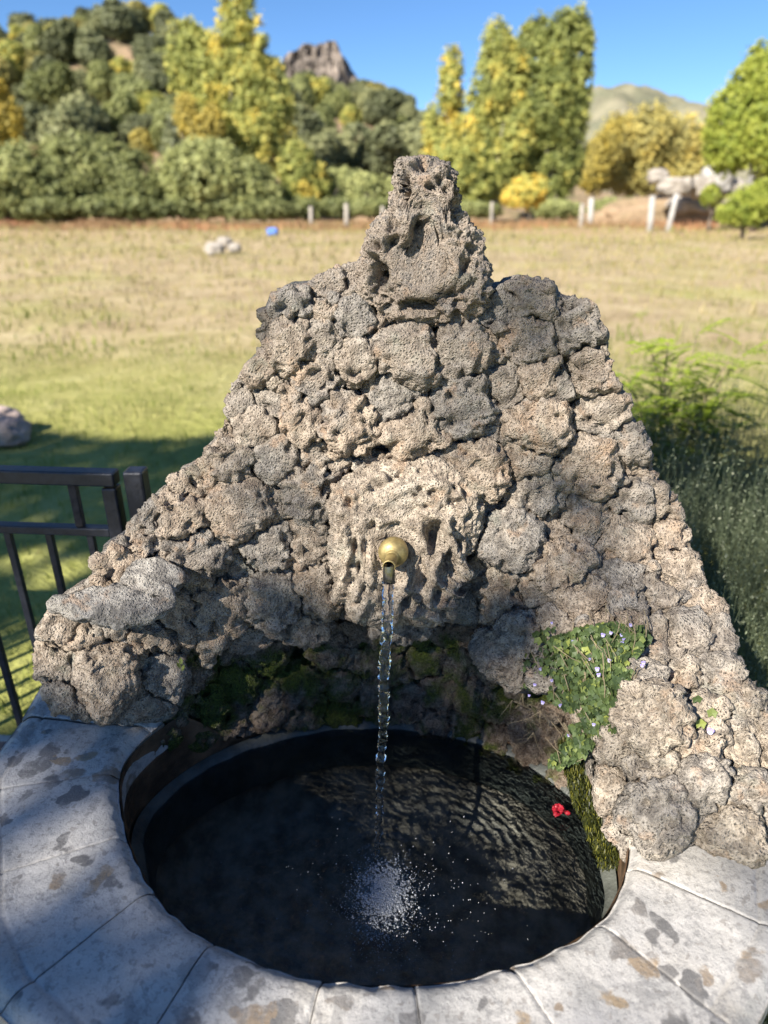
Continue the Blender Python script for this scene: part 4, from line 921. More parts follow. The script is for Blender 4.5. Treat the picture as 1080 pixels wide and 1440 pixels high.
def slab(k, J0, J1):
    g = .0005 / .5
    m1 = 84; m2 = 64; s_ = np.linspace(0, 1, m1); t_ = np.linspace(0, 1, m2)
    ti = J0[0] + g + (J1[0] - J0[0] - 2 * g) * s_; to = J0[1] + g * .8 + (J1[1] - J0[1] - 1.6 * g) * s_
    I = np.stack([CX + np.cos(ti) * Rin(ti), CY + np.sin(ti) * Rin(ti)], 1); ro = Rout(to); Og = np.stack([CX + np.cos(to) * ro, CY + np.sin(to) * ro], 1)
    full = Og + (Og - I) / np.linalg.norm(Og - I, axis=1)[:, None] * .05
    A = I[:, None, :] * (1 - t_)[None, :, None] + full[:, None, :] * t_[None, :, None]
    X = A[..., 0].ravel(); Y = A[..., 1].ravel()
    wid = np.linalg.norm(full - I, axis=1)[:, None] * np.ones((1, m2)); din = (t_[None, :] * wid).ravel(); dout = ((1 - t_)[None, :] * wid).ravel()
    arc = np.linalg.norm(A[0] - A[-1], axis=-1)[None, :] * np.ones((m1, 1)); ds = (np.minimum(s_, 1 - s_)[:, None] * arc).ravel()
    P = np.stack([X, Y, np.full(X.size, k * .0)], 1)
    nz = fbm(P / .11, 3, 33) * .004 + noise(P / .012, 35) * .0006
    ez = noise(P / .02 + k, 37)
    e = np.zeros(X.size)
    e -= .013 * np.exp(-(din / (.010 + .005 * ez)) ** 2 * 1.2) + .006 * sstep(.03, 0, din)
    e -= .0024 * np.exp(-(ds / (.0020 + .0012 * ez)) ** 2)
    e -= .012 * np.exp(-(dout / .014) ** 2)
    e -= .0035 * np.exp(-((dout - .05) / .003) ** 2) * (k not in (6, 7, 8))    # moulding groove
    e += .003 * np.exp(-((dout - .028) / .016) ** 2)
    tilt = rng.uniform(-.003, .003)
    Z = RIM + nz + e + tilt
    wob = noise(P / .035 + k * 2, 39) * .006 * np.exp(-din / .02)
    V = np.stack([X, Y + wob, Z], 1); Q = grid_faces(m1, m2)
    ring = np.concatenate([np.arange(m2), np.arange(1, m1) * m2 + m2 - 1, (m1 - 1) * m2 + np.arange(m2 - 2, -1, -1), np.arange(m1 - 2, 0, -1) * m2])
    n0 = len(V); L = V[ring].copy(); L1 = L.copy(); L1[:, 2] = RIM - .03; L2 = L.copy(); L2[:, 2] = RIM - .085
    V = np.concatenate([V, L1, L2]); r = len(ring); i = np.arange(r); j = (i + 1) % r
    S1 = np.stack([ring[i], ring[j], n0 + j, n0 + i], 1); S2 = np.stack([n0 + i, n0 + j, n0 + r + j, n0 + r + i], 1)
    flip = True
    Q = Q[:, ::-1] if np.cross(A[1, 0] - A[0, 0], A[0, 1] - A[0, 0]) < 0 else Q
    obj('rim_slab', mesh_np('rim_slab', V, np.concatenate([Q, S1, S2])), M['rim'], fountain)
for k in range(len(JA) - 1): slab(k, JA[k], JA[k + 1])
# basin body under the slabs and the inner wall
a = np.linspace(0, 2 * math.pi, 241)[:-1]; ri = Rin(a); ro = Rout(a)
def ringv(r, z): return np.stack([CX + np.cos(a) * r, CY + np.sin(a) * r, np.full(240, z)], 1)
wn = noise(np.stack([np.cos(a) * 4, np.sin(a) * 4, 0 * a], 1), 5) * .006
bk = sstep(-8, 14, np.degrees(np.where(a > 4, a - 2 * math.pi, a))) * sstep(156, 136, np.degrees(np.where(a > 4, a - 2 * math.pi, a)))
rings = [ringv(ri - .002, RIM - .022 - .145 * bk), ringv(ri - .004 + wn * .6, RIM - .03 - .14 * bk), ringv(ri + .004 + wn, RIM - .09 - .085 * bk), ringv(ri + .004 + wn, RIM - .20), ringv(ri - .0 + wn, RIM - .205), ringv(ri - .02, RIM - .33), ringv(ri - .05, RIM - .40), ringv(ri * .8, RIM - .425), ringv(ri * .5, RIM - .43), ringv(ri * .2, RIM - .43)]
V = np.concatenate(rings + [np.array([[CX, CY, RIM - .43]])]); i = np.arange(240); j = (i + 1) % 240
Q = np.concatenate([np.stack([k * 240 + i, (k + 1) * 240 + i, (k + 1) * 240 + j, k * 240 + j], 1) for k in range(len(rings) - 1)]); T3 = np.stack([9 * 240 + i, np.full(240, 10 * 240), 9 * 240 + j], 1)
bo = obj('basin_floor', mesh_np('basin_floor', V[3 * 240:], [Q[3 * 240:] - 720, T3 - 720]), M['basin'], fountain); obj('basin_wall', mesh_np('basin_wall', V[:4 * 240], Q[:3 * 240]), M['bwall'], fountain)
rings = [ringv(ri + .02, RIM - .088), ringv(ro + .02, RIM - .088), ringv(ro + .01 + wn * 3, RIM - .3), ringv(ro + .02 + wn * 3, 0 - .05)]
V = np.concatenate(rings); Q = np.concatenate([np.stack([k * 240 + i, k * 240 + j, (k + 1) * 240 + j, (k + 1) * 240 + i], 1) for k in range(3)])
obj('basin_body', mesh_np('basin_body', V, Q), M['body'], fountain)
# limescaled ledge just under water along the back and sides
al = np.radians(np.linspace(-25, 205, 200)); rl = Rin(al); wn2 = noise(np.stack([np.cos(al) * 6, np.sin(al) * 6, 0 * al], 1), 6) * .008
def rv(r, z): return np.stack([CX + np.cos(al) * r, CY + np.sin(al) * r, np.broadcast_to(z, (200,))], 1)
V = np.concatenate([rv(rl + .0, RIM - .178), rv(rl - .022 + wn2, RIM - .186), rv(rl - .030 + wn2, RIM - .21), rv(rl - .034 + wn2, RIM - .30)]); i = np.arange(199)
Q = np.concatenate([np.stack([k * 200 + i, (k + 1) * 200 + i, (k + 1) * 200 + i + 1, k * 200 + i + 1], 1) for k in range(3)])
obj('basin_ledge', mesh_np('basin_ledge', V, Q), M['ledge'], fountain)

# ---- water
def water_material(name, tint, rough=.02):
    m, n, l, b = mat(name); n.remove(b)
    g = n.new('ShaderNodeBsdfGlossy'); g.inputs['Roughness'].default_value = rough; g.inputs['Color'].default_value = (1, 1, 1, 1)
    t = n.new('ShaderNodeBsdfTransparent'); t.inputs[0].default_value = (*tint, 1)
    f = n.new('ShaderNodeFresnel'); f.inputs['IOR'].default_value = 1.33; ms = n.new('ShaderNodeMixShader')
    l.new(f.outputs[0], ms.inputs[0]); l.new(t.outputs[0], ms.inputs[1]); l.new(g.outputs[0], ms.inputs[2]); l.new(ms.outputs[0], n['Material Output'].inputs[0])
    bb = bump(n, l, noi(n, l, 60, 3, .5, dist=1.2), .0034, .7)
    l.new(bb, g.inputs['Normal']); l.new(bb, f.inputs['Normal'])
    return m
M['water'] = water_material('basin_water', (.74, .80, .82))
WL = RIM - .19
IMP = atz(530, 1205, WL)
m_ = 230; rho, th = disc_dirs(m_); R_ = Rin(th) + .004
X = CX + np.cos(th) * R_ * rho; Y = CY + np.sin(th) * R_ * rho
dI = np.hypot(X - IMP[0], Y - IMP[1]); P = np.stack([X, Y, 0 * X], 1)
Z = WL + .0026 * np.sin(dI * 190 + 2 * noise(P / .03, 2)) * np.exp(-dI / .10) + .0008 * fbm(P / .05, 3, 4) * (1 + 6 * np.exp(-dI / .12)) + .004 * noise(P / .014, 9) * np.exp(-(dI / .07) ** 2)
tag(obj('basin_water', mesh_np('basin_water', np.stack([X, Y, Z], 1), grid_faces(m_, m_)), M['water']), kind='structure')
m, n, l, b = mat('clear_water'); b.inputs['Base Color'].default_value = (1, 1, 1, 1); b.inputs['Roughness'].default_value = .0; b.inputs['IOR'].default_value = 1.33; b.inputs['Transmission Weight'].default_value = 1.
M['jet'] = m
m, n, l, b = mat('foam'); b.inputs['Base Color'].default_value = (.75, .78, .82, 1); b.inputs['Roughness'].default_value = .12; b.inputs['IOR'].default_value = 1.33; b.inputs['Transmission Weight'].default_value = .55
M['foam'] = m
# jet: a falling, twisting rope of water
p0 = at(545.5, 817, 1.112); p1 = IMP.copy(); nr = 420; t = np.linspace(0, 1, nr)
yy = p0[1] + (p1[1] - p0[1]) * np.sqrt(t) ; zz = p0[2] + (p1[2] - p0[2]) * t; xx = p0[0] + (p1[0] - p0[0]) * t + .0016 * np.sin(t * 17) + .004 * t * noise(np.stack([t * 24, 0 * t + 8, 0 * t], 1), 6)
base_r = np.interp(t, [0, .05, .3, .6, .85, 1], [.0098, .0092, .0095, .0075, .0060, .005])
bead = 1 + np.interp(t, [0, .15, 1], [.05, .30, .60]) * noise(np.stack([t * 38, 0 * t, 0 * t], 1), 8) + np.interp(t, [0, .5, 1], [0, .2, .5]) * noise(np.stack([t * 16, 0 * t + 3, 0 * t], 1), 9)
base_r = base_r * np.clip(bead, .28, 1.7); ns = 20; an = np.arange(ns) * 2 * math.pi / ns
A_, T_ = np.meshgrid(an, t, indexing='xy')
lob = 1 + .13 * noise(np.stack([np.cos(A_).ravel() * 3.5, np.sin(A_).ravel() * 3.5, T_.ravel() * 130], 1), 13).reshape(A_.shape) * 2 + .30 * noise(np.stack([np.cos(A_ + T_ * 9).ravel() * 1.6, np.sin(A_ + T_ * 9).ravel() * 1.6, T_.ravel() * 42], 1), 11).reshape(A_.shape) * 1.6
rr_ = base_r[:, None] * np.clip(lob, .4, 1.6)
V = np.stack([xx[:, None] + rr_ * np.cos(A_), yy[:, None] + rr_ * np.sin(A_) * .8, zz[:, None] + 0 * A_], -1).reshape(-1, 3)
i, j = np.meshgrid(np.arange(nr - 1), np.arange(ns), indexing='ij'); q0 = (i * ns + j).ravel(); q1 = (i * ns + (j + 1) % ns).ravel(); Q = np.stack([q0, q1, q1 + ns, q0 + ns], 1)
tb = [[nr * ns, (k + 1) % ns, k] for k in range(ns)] + [[nr * ns + 1, (nr - 1) * ns + k, (nr - 1) * ns + (k + 1) % ns] for k in range(ns)]
V = np.concatenate([V, [[xx[0], yy[0], zz[0]], [xx[-1], yy[-1], zz[-1]]]])
tag(obj('water_jet', mesh_np('water_jet', V, [Q[:, ::-1], np.array(tb)]), M['jet']), 'thin twisting stream of clear water falling from the brass spout', 'water stream')
def spheres(C, R, seg=8):
    th = np.linspace(0, math.pi, seg // 2 + 2); ph = np.arange(seg) * 2 * math.pi / seg; T, P = np.meshgrid(th, ph, indexing='ij')
    d = np.stack([np.sin(T) * np.cos(P), np.sin(T) * np.sin(P), np.cos(T)], -1).reshape(-1, 3); k = len(d)
    V = (C[:, None, :] + d[None] * R[:, None, None]).reshape(-1, 3); i, j = np.meshgrid(np.arange(len(th) - 1), np.arange(seg), indexing='ij')
    a = (i * seg + j).ravel(); b_ = (i * seg + (j + 1) % seg).ravel(); q = np.stack([a, a + seg, b_ + seg, b_], 1)
    Q = (q[None] + (np.arange(len(C)) * k)[:, None, None]).reshape(-1, 4); return V, Q
nb = 6000; c0 = atz(540, 1268, WL)
C = np.stack([rng.normal(c0[0], .030, nb), rng.normal(c0[1] + .012, .042, nb), WL + .001 - np.abs(rng.normal(0, .022, nb)) * (rng.random(nb) < .75)], 1)
C2 = np.stack([rng.normal(c0[0] + .02, .10, 500), rng.normal(c0[1], .08, 500), np.full(500, WL + .0008)], 1)
C = np.concatenate([C, C2]); g_ = noise(C / .03, 41); C = C[g_ > -.12 - .9 * np.exp(-(np.hypot(C[:, 0] - c0[0], C[:, 1] - c0[1]) / .06) ** 2)]; R = rng.uniform(.0005, .0015, len(C)) * (1 - .3 * (rng.random(len(C)) < .5))
nf = 1300; Cf = np.stack([rng.normal(c0[0], .021, nf), rng.normal(c0[1] + .018, .026, nf), np.full(nf, WL + .0005)], 1); C = np.concatenate([C, Cf]); R = np.concatenate([R, rng.uniform(.0010, .0030, nf)])
V, Q = spheres(C, R, 6); tag(obj('foam_bubbles', mesh_np('foam_bubbles', V, Q), M['foam']), kind='stuff')
nd = 90; C = np.stack([rng.normal(IMP[0], .05, nd), rng.normal(IMP[1], .05, nd), WL + np.abs(rng.normal(0, .03, nd))], 1)
V, Q = spheres(C, rng.uniform(.0006, .0016, nd), 8); tag(obj('splash_drops', mesh_np('splash_drops', V, Q), M['jet']), kind='stuff')

# ---- spout
sp_t = thing('brass_spout', 'worn round brass spout set in the pale ridged stone', 'spout', tuple(at(553, 777, 1.185)))
spo = np.array(sp_t.location)
def lathe(prof, c, ax, n=40):
    ax = ax / np.linalg.norm(ax); u = np.cross(ax, (0, 0, 1)); u /= np.linalg.norm(u); v = np.cross(ax, u); th = np.arange(n) * 2 * math.pi / n
    V = np.concatenate([c + ax * z + r * (np.cos(th)[:, None] * u + np.sin(th)[:, None] * v) for r, z in prof]); k = len(prof)
    i, j = np.meshgrid(np.arange(k - 1), np.arange(n), indexing='ij'); a = (i * n + j).ravel(); b_ = (i * n + (j + 1) % n).ravel(); return V, np.stack([a, b_, b_ + n, a + n], 1)
tip = at(547, 797, 1.118); ax = tip - spo; axn = ax / np.linalg.norm(ax)
back = axn * -1
V, Q = lathe([(.001, -.02), (.026, -.02), (.029, -.008), (.0295, .002), (.027, .010), (.021, .017), (.0145, .0205), (.0135, .0225), (.0137, .026), (.0115, .028)], np.zeros(3), axn); obj('flange', mesh_np('flange', V, Q), M['brass'], sp_t)
Lx = np.linalg.norm(ax); V, Q = lathe([(.0118, .015), (.0118, Lx * .55), (.0115, Lx - .004), (.0125, Lx - .003), (.0127, Lx), (.0105, Lx + .001), (.0100, Lx - .01), (.0095, .015)], np.zeros(3), axn); obj('pipe', mesh_np('pipe', V, Q), M['brass'], sp_t)
V, Q = lathe([(.0112, -.004), (.0116, .006), (.0118, .030), (.0104, .031), (.0100, .012), (.0098, 0)], tip - spo + np.array([0, .004, -.004]), np.array([0, -.22, -1.])); obj('nozzle', mesh_np('nozzle', V, Q), M['steel'], sp_t)
sp_t.parent = None

# ------------------------------------------------------------------ plants on the fountain
def leaf_shape(r, seed):                                         # five-lobed small leaf, slightly cupped
    k = 10; a = np.arange(k) * 2 * math.pi / k + .3; rad = r * (1 - .22 * (np.arange(k) % 2)); rad[7] *= .5
    V = np.concatenate([[[0, 0, 0]], np.stack([rad * np.cos(a), rad * np.sin(a), .18 * r * np.ones(k)], 1)]); T = np.array([[0, 1 + i, 1 + (i + 1) % k] for i in range(k)]); return V, T
plant = thing('toadflax_plant', 'trailing ivy-leaved plant with tiny lilac flowers hanging over the right of the basin', 'plant', tuple(hit(830, 930, y_surf)))
po = np.array(plant.location)
def plant_pts(n):
    out = []
    blobs_ = [(850, 905, 52, 26, 10), (800, 925, 32, 34, 5), (845, 950, 40, 34, 8), (830, 985, 34, 30, 6), (850, 1010, 22, 28, 4), (800, 975, 26, 22, 3.0), (742, 945, 26, 22, 1.6), (820, 1035, 20, 20, 3), (806, 1058, 18, 14, 2), (785, 1072, 12, 10, .8), (895, 895, 18, 14, 1.2), (770, 900, 18, 20, 1)]
    wts = np.array([b_[4] for b_ in blobs_], float); wts /= wts.sum()
    for _ in range(n):
        k = rng.choice(len(blobs_), p=wts); x, y, sx, sy, _w = blobs_[k]; a = rng.uniform(0, 6.28); r = math.sqrt(rng.uniform(0, 1)); out.append((x + sx * r * math.cos(a) * 1.05, y + sy * r * math.sin(a) * 1.05))
    return out
def plant_place(x, y):
    p = hit(x, y, y_surf); v = -ray(x, y); v /= np.linalg.norm(v); return p + v * rng.uniform(.02, .058)
Vl, Tl = leaf_shape(.0080, 0)
lm = [mesh_np('leaf', Vl, Tl, {'tint': ('POINT', np.full(len(Vl), t_))}, False) for t_ in (.15, .35, .55, .8)]
for q in lm: q.materials.append(M['ivy'])
st = MB(); rest = MB()
pp = plant_pts(2600)
for k, (x, y) in enumerate(pp):
    p = plant_place(x, y) - po; dirn = Vector((rng.normal(0, .5), -.8 + rng.normal(0, .4), .55 + rng.normal(0, .4))).normalized()
    q = dirn.to_track_quat('Z', 'Y'); s_ = rng.uniform(.55, 1.35)
    if k < 280:
        o = bpy.data.objects.new('leaf', lm[k % 4]); col.objects.link(o); o.parent = plant; o.location = p; o.rotation_mode = 'QUATERNION'; o.rotation_quaternion = q; o.scale = (s_,) * 3
    else:
        Rm_ = np.array(q.to_matrix()); rest.add((Vl * s_ * rng.uniform(.7, 1)) @ Rm_.T + p, None, Tl, a=float(np.clip(rng.normal(.35, .22), 0, 1)))
    if k % 26 == 0:
        e = p + np.array([rng.normal(0, .02), .02, rng.uniform(.01, .05)]); V, Q, T = tube_vq([p, (p + e) / 2 + (0, -.008, 0), e], [.0006, .0008, .0009], 4, False); st.add(V, Q)
for (x, y) in [(745, 990), (740, 1010), (760, 1000), (735, 975), (775, 1015), (750, 1030), (720, 985)]:
    p = plant_place(x, y) - po
    for _ in range(3):
        e = p + np.array([rng.normal(0, .03), rng.normal(0, .01), -rng.uniform(.02, .06)]); V, Q, T = tube_vq([p, (p + e) / 2 + (rng.normal(0, .01), -.004, 0), e], [.0007, .0006, .0004], 4, False); st.add(V, Q)
tag(obj('foliage', rest.mesh('foliage', False), M['ivy'], plant), kind='stuff'); tag(obj('stems', st.mesh('stems'), M['stem'], plant), kind='stuff')
fb = MB()
for a_, r_, t_ in [(.5, .0042, .0), (2.6, .0042, .0), (-1.0, .0036, .8), (-2.1, .0036, .8), (4.7, .0036, 1.)]:
    c = np.array([math.cos(a_), math.sin(a_), 0]) * .003; k = 7; aa_ = np.arange(k) * 6.283 / k; V = np.concatenate([[c + (0, 0, .0012)], c + np.stack([np.cos(aa_), np.sin(aa_), 0 * aa_], 1) * r_ * .8]); fb.add(V, None, [[0, 1 + i, 1 + (i + 1) % k] for i in range(k)], a=t_)
fm = fb.mesh('flower', False); fm.materials.append(M['lilac'])
for (x, y) in [(776,876),(806,902),(829,927),(840,941),(857,929),(848,893),(859,890),(874,893),(877,899),(887,879),(905,932),(903,936),(760,941),(731,962),(744,978),(752,963),(763,988),(776,957),(835,1019),(850,1028),(800,1034),(875,904),(788,992),(842,949)]:
    o = bpy.data.objects.new('flower', fm); col.objects.link(o); o.parent = plant; p = hit(x, y, y_surf); v = -ray(x, y); v /= np.linalg.norm(v)
    o.location = p + v * .062 - po; o.rotation_mode = 'QUATERNION'; o.rotation_quaternion = Vector((rng.normal(0, .3), -.9, .5 + rng.normal(0, .2))).to_track_quat('Z', 'Y'); s_ = rng.uniform(.5, .75); o.scale = (s_,) * 3
# small sprig on the right boulder
sprig = thing('toadflax_sprig', 'tiny sprig with a single lilac flower growing from the right boulder', 'plant', tuple(hit(1005, 1005, y_surf))); so = np.array(sprig.location)
for k, (x, y) in enumerate([(980,983),(1001,1003),(985,1018)]):
    o = bpy.data.objects.new('leaf', lm[1 + k % 3]); col.objects.link(o); o.parent = sprig; p = hit(x, y, y_surf); v = -ray(x, y); v /= np.linalg.norm(v); o.location = p + v * .045 - so; o.rotation_mode = 'QUATERNION'; o.rotation_quaternion = Vector(v + rng.normal(0, .2, 3)).to_track_quat('Z', 'Y'); o.scale = (1.2,) * 3
o = bpy.data.objects.new('flower', fm); col.objects.link(o); o.parent = sprig; p = hit(999, 1028, y_surf); v = -ray(999, 1028); v /= np.linalg.norm(v); o.location = p + v * .045 - so; o.rotation_mode = 'QUATERNION'; o.rotation_quaternion = Vector(v).to_track_quat('Z', 'Y')
# seedlings on the left inside
sl = thing('seedling', 'tiny pale green seedling on the dark stones at the left of the niche', 'plant', tuple(at(255, 935, 1.14))); 
for (dx, dz, rt) in [(0, .008, .2), (-.006, -.002, 1.2), (.003, -.008, -.5)]:
    o = bpy.data.objects.new('leaf', lm[3]); col.objects.link(o); o.parent = sl; o.location = (dx, 0, dz); o.rotation_euler = (1.0, 0, rt); o.scale = (.55, 1.1, .8)

# moss curtain right and moss in the niche
def moss_patch(items, n, ln, name='moss', fn=y_niche, off=.03):
    b = MB(); w_ = np.array([i_[2] * i_[3] for i_ in items], float); w_ /= w_.sum()
    ks = rng.choice(len(items), n, p=w_)
    C = []
    for k in ks:
        x, y, rx, ry = items[k][:4]; a = rng.uniform(0, 6.28); r = math.sqrt(rng.uniform(0, 1)); px_, py_ = x + rx * r * math.cos(a), y + ry * r * math.sin(a)
        p = at(px_, py_, items[k][4]); C.append(p + (0, rng.uniform(-off, off), 0))
    C = np.array(C); d = np.stack([rng.normal(0, .3, n), -.35 + rng.normal(0, .2, n), -1 + rng.normal(0, .3, n)], 1)
    L = (ln * rng.uniform(.5, 1.4, n))[:, None]; s = np.stack([np.ones(n), rng.normal(0, .5, n), 0 * np.ones(n)], 1) * .0011
    V = np.stack([C - s, C + s, C + d * L + s * .4, C + d * L - s * .4], 1).reshape(-1, 3); t = np.repeat(np.clip(rng.normal(.5, .25, n), 0, 1), 4)
    b.add(V, np.arange(4 * n).reshape(-1, 4), a=t); return b.mesh(name, False)
def depth_at(x, y): 
    a = hit(x, y, y_surf)[1]; b_ = hit(x, y, y_niche)[1]; return a, b_
mo = thing('hanging_moss', 'yellow-green moss hanging beside the right boulder down to the water', 'moss', tuple(at(835, 1130, 1.0)))
mv = moss_patch([(818, 1075, 26, 26, 1.04), (830, 1110, 28, 32, 1.01), (806, 1055, 18, 14, 1.06), (842, 1150, 20, 36, .98), (852, 1200, 14, 34, .95)], 15000, .0075); mv.transform(__import__('mathutils').Matrix.Translation(-mo.location)); tag(obj('strands', mv, M['moss'], mo), kind='stuff')
core = MB()
for (x, y, rx, ry, D) in [(826, 1075, 22, 28, 1.07), (836, 1115, 24, 36, 1.04), (846, 1160, 20, 40, 1.0), (856, 1210, 14, 40, .97)]:
    C = at(x, y, D); nn = np.array([-.3, -.95, .1]); nn /= np.linalg.norm(nn); pts = [(x + rx * math.cos(a_), y + ry * math.sin(a_)) for a_ in np.linspace(0, 6.283, 20)[:-1]]
    V, Q, T3 = blob(C, nn, poly_outline(pts, C, nn, (x, y)), .022, 50, int(x), amp=.9); core.add(V - np.array(mo.location), Q, T3, a=.3)
obj('moss_cushion', core.mesh('moss_cushion'), M['moss'], mo)

# red flower floating at the water's edge
fp = atz(784, 1143, WL + .012); fl = thing('red_flower', 'crumpled dark red flower lying at the water edge on the right', 'flower', tuple(fp))
for k in range(9):
    a_ = k * 2.4; m2 = 8; u, v = np.meshgrid(np.linspace(-1, 1, m2), np.linspace(0, 1, m2), indexing='ij'); wv = np.sin(v * 2.6) * .009 * u; V = np.stack([wv.ravel(), (v * .018).ravel(), (.006 * np.sin(v * 3) + .003 * u ** 2 + .002 * np.sin(u * 5 + k)).ravel()], 1)
    o = obj('petal', mesh_np('petal', V, grid_faces(m2, m2)), M['redpetal'], fl); o.rotation_euler = (rng.uniform(0, .9), rng.uniform(-.3, .3), a_); o.scale = (rng.uniform(.7, 1.1),) * 3
o = obj('bud', rock_mesh(.006, .004, .004, 5, 8), M['redpetal'], fl, loc=(.020, -.004, .004))

# ------------------------------------------------------------------ railing
rl_ = thing('metal_railing', 'dark painted steel railing with rusty welds ending behind the left of the wall', 'railing', (-.62, 1.56, 0)); ro_ = np.array((-.62, 1.56, 0.))
def rbox(name, a, b_, w_, d_, m='rail'):
    a = np.array(a, float); b_ = np.array(b_, float); L = np.linalg.norm(b_ - a); z = (b_ - a) / L; x = np.cross((0, 1, 0), z) if abs(z[2]) > .5 else np.cross(z, (0, 0, 1)); x /= np.linalg.norm(x); y = np.cross(z, x)
    V, Q = box_vq((0, 0, 0), w_, d_, L, None); V = V @ np.stack([x, y, z]) + (a + b_) / 2 - ro_
    o = obj(name, MB().add(V, Q).mesh(name, False), M[m], rl_); bv = o.modifiers.new('bevel', 'BEVEL'); bv.width = min(w_, d_) * .12; bv.segments = 2; return o
yr = 1.56; zt = .985; zm = .84
P1 = at(157, 690, yr); P2 = at(193, 690, yr + .02)
rbox('post', (P1[0], yr, 0), (P1[0], yr, zt - .022), .036, .04); rbox('post', (P2[0] + .006, yr + .012, 0), (P2[0] + .006, yr + .012, zt + .018), .048, .05)
o = rbox('top_rail', (-3.2, yr + .12, zt + .03), (P1[0] + .018, yr, zt), .042, .036)
def yrail(x): return yr + (P1[0] - x) * .045
rbox('mid_rail', (-3.2, yrail(-3.2), zm + .035), (P1[0] - .018, yr, zm), .03, .022); rbox('bottom_rail', (-3.2, yrail(-3.2), .12), (P1[0] - .018, yr, .10), .03, .022)
x = P1[0] - .075; k = 0
while x > -3.1:
    rbox('bar', (x, yrail(x), .11), (x, yrail(x), zm + .0 + (P1[0] - x) * .014 - .012), .017, .017)
    if k % 4 == 0:
        o = rbox('short_bar', (x - .02, yrail(x), zm + .012 + (P1[0] - x) * .014), (x - .02, yrail(x), zt - .018 + (P1[0] - x) * .014), .02, .02, 'rust')
    x -= .108; k += 1

# paving at the left foot of the railing and under the fountain
def sheet(name, x0, x1, y0, y1, z, m, n=40):
    X, Y = np.meshgrid(np.linspace(x0, x1, n), np.linspace(y0, y1, n), indexing='ij'); P = np.stack([X.ravel() * 3, Y.ravel() * 3, 0 * X.ravel()], 1); return tag(obj(name, mesh_np(name, np.stack([X.ravel(), Y.ravel() + noise(P, 5) * .03 * (Y.ravel() > y1 - .01), z + noise(P, 6) * .004], 1), grid_faces(n, n)), m), kind='structure')
sheet('paving', -3.4, .62, -1.5, 1.74, .012, M['paving'])

# ------------------------------------------------------------------ unseen trees behind the photographer, crowns shaped so their shade dapples the basin
LIT = [ # px, py, surface, radius (m): gaps cut in the crowns to let sun through there
 ('r',470,1420,.03),('r',640,1405,.07),('r',700,1430,.06),
 ('r',930,1240,.02),('r',1010,1260,.02),('r',960,1310,.035),('r',1030,1310,.02),('r',900,1390,.02),('r',970,1420,.02),
 ('s',915,1010,.05),('s',905,1060,.04),('s',960,1080,.045),('s',1030,1130,.05),('s',1050,1170,.05),('s',990,1130,.035),('s',1000,960,.02),('s',870,890,.03),('s',835,895,.025),
 ('s',300,640,.035),('s',330,625,.02),('s',470,475,.022),('s',510,520,.015),('s',700,1130,.02),('s',588,590,.010),('s',745,600,.02),('s',640,870,.0),
 ('n',830,1080,.03),('n',765,965,.015),('w',784,1140,.035),('w',820,1165,.025),('w',700,1180,.05),('w',800,1240,.045),('w',660,1130,.03),('w',740,1210,.03),('s',940,1050,.13),('s',1030,1130,.12),('s',960,1130,.1),('s',566,740,.06),('s',570,820,.05),('s',150,910,.07),('s',160,850,.07),('s',215,820,.04),('s',560,500,.05),('s',500,440,.04),('s',430,560,.05)]
gaps = []
for (k, x, y, r) in LIT:
    if r <= 0: continue
    p = atz(x, y, RIM) if k == 'r' else (atz(x, y, WL) if k == 'w' else hit(x, y, y_surf if k == 's' else y_niche)); gaps.append((p, r))
for (x, y, r) in [(45, 960, .10), (20, 930, .12), (60, 800, .06), (15, 780, .04), (20, 1060, .08)]: gaps.append((atz(x, y, .03), r))
E1 = np.cross(S, (0, 0, 1)); E1 /= np.linalg.norm(E1); E2 = np.cross(S, E1)
sx_, sy_ = -S[0] / S[2], -S[1] / S[2]
ga_ = np.array([[p @ E1, p @ E2, r] for p, r in gaps])
def target_lai(C):
    """leaf density set along each sun ray to light or shade what it meets"""
    G = C - S[None] * ((C[:, 2] - .1) / S[2])[:, None]
    R = C - S[None] * ((C[:, 2] - RIM) / S[2])[:, None]
    # ray meets the wall plane y = 1.27 + .14 (z - RIM)
    den = -S[1] + .14 * S[2]; t = (1.27 + .14 * (C[:, 2] - RIM) - C[:, 1]) / den; Wp = C - S[None] * t[:, None]
    a = C @ E1; b_ = C @ E2; P = np.stack([a, b_, 0 * a], 1)
    edge = 4.9 - 1.0 * sstep(.3, 1.1, G[:, 0]) + .35 * noise(np.stack([G[:, 0] * .8, G[:, 0] * 0, 0 * G[:, 0]], 1), 5)
    T = np.full(len(C), 3.4)
    wall = ((Wp[:, 2] > .80) | ((Wp[:, 2] > .62) & (np.abs(Wp[:, 0] + .03) > .50))) & (Wp[:, 2] < 1.75) & (np.abs(Wp[:, 0]) < .95)
    T = np.where(wall, np.clip(.56 + .9 * fbm(P / .22, 2, 6), .2, 1.1), T)
    rim = (R[:, 1] < 1.05) & (R[:, 1] > .25) & (np.abs(R[:, 0]) < .95)
    basin = rim & (np.hypot((R[:, 0] - CX) / .46, (R[:, 1] - CY) / .36) < 1)
    T = np.where(rim & ~wall, np.clip(4.0 + 13 * noise(P / .14, 16), .2, 3.0), T)
    T = np.where(basin, 2.4, T)
    gr = ~wall & ~rim; T = np.where(gr, np.clip(3.6 + 5 * np.minimum(0, noise(P / .5, 18) + .2), .6, 3.8), T)
    for x_, y_, r in ga_:
        rr_ = (r * 1.2 + .06) * (1 + .25 * noise(P * 9, 4)); T = np.where((a - x_) ** 2 + (b_ - y_) ** 2 < rr_ ** 2, .12, T)
    return np.where((G[:, 1] < edge) & (G[:, 1] > .12) & (np.abs(G[:, 0]) < 4.6), T, 0)
LS = .15; rng = np.random.default_rng(4242)
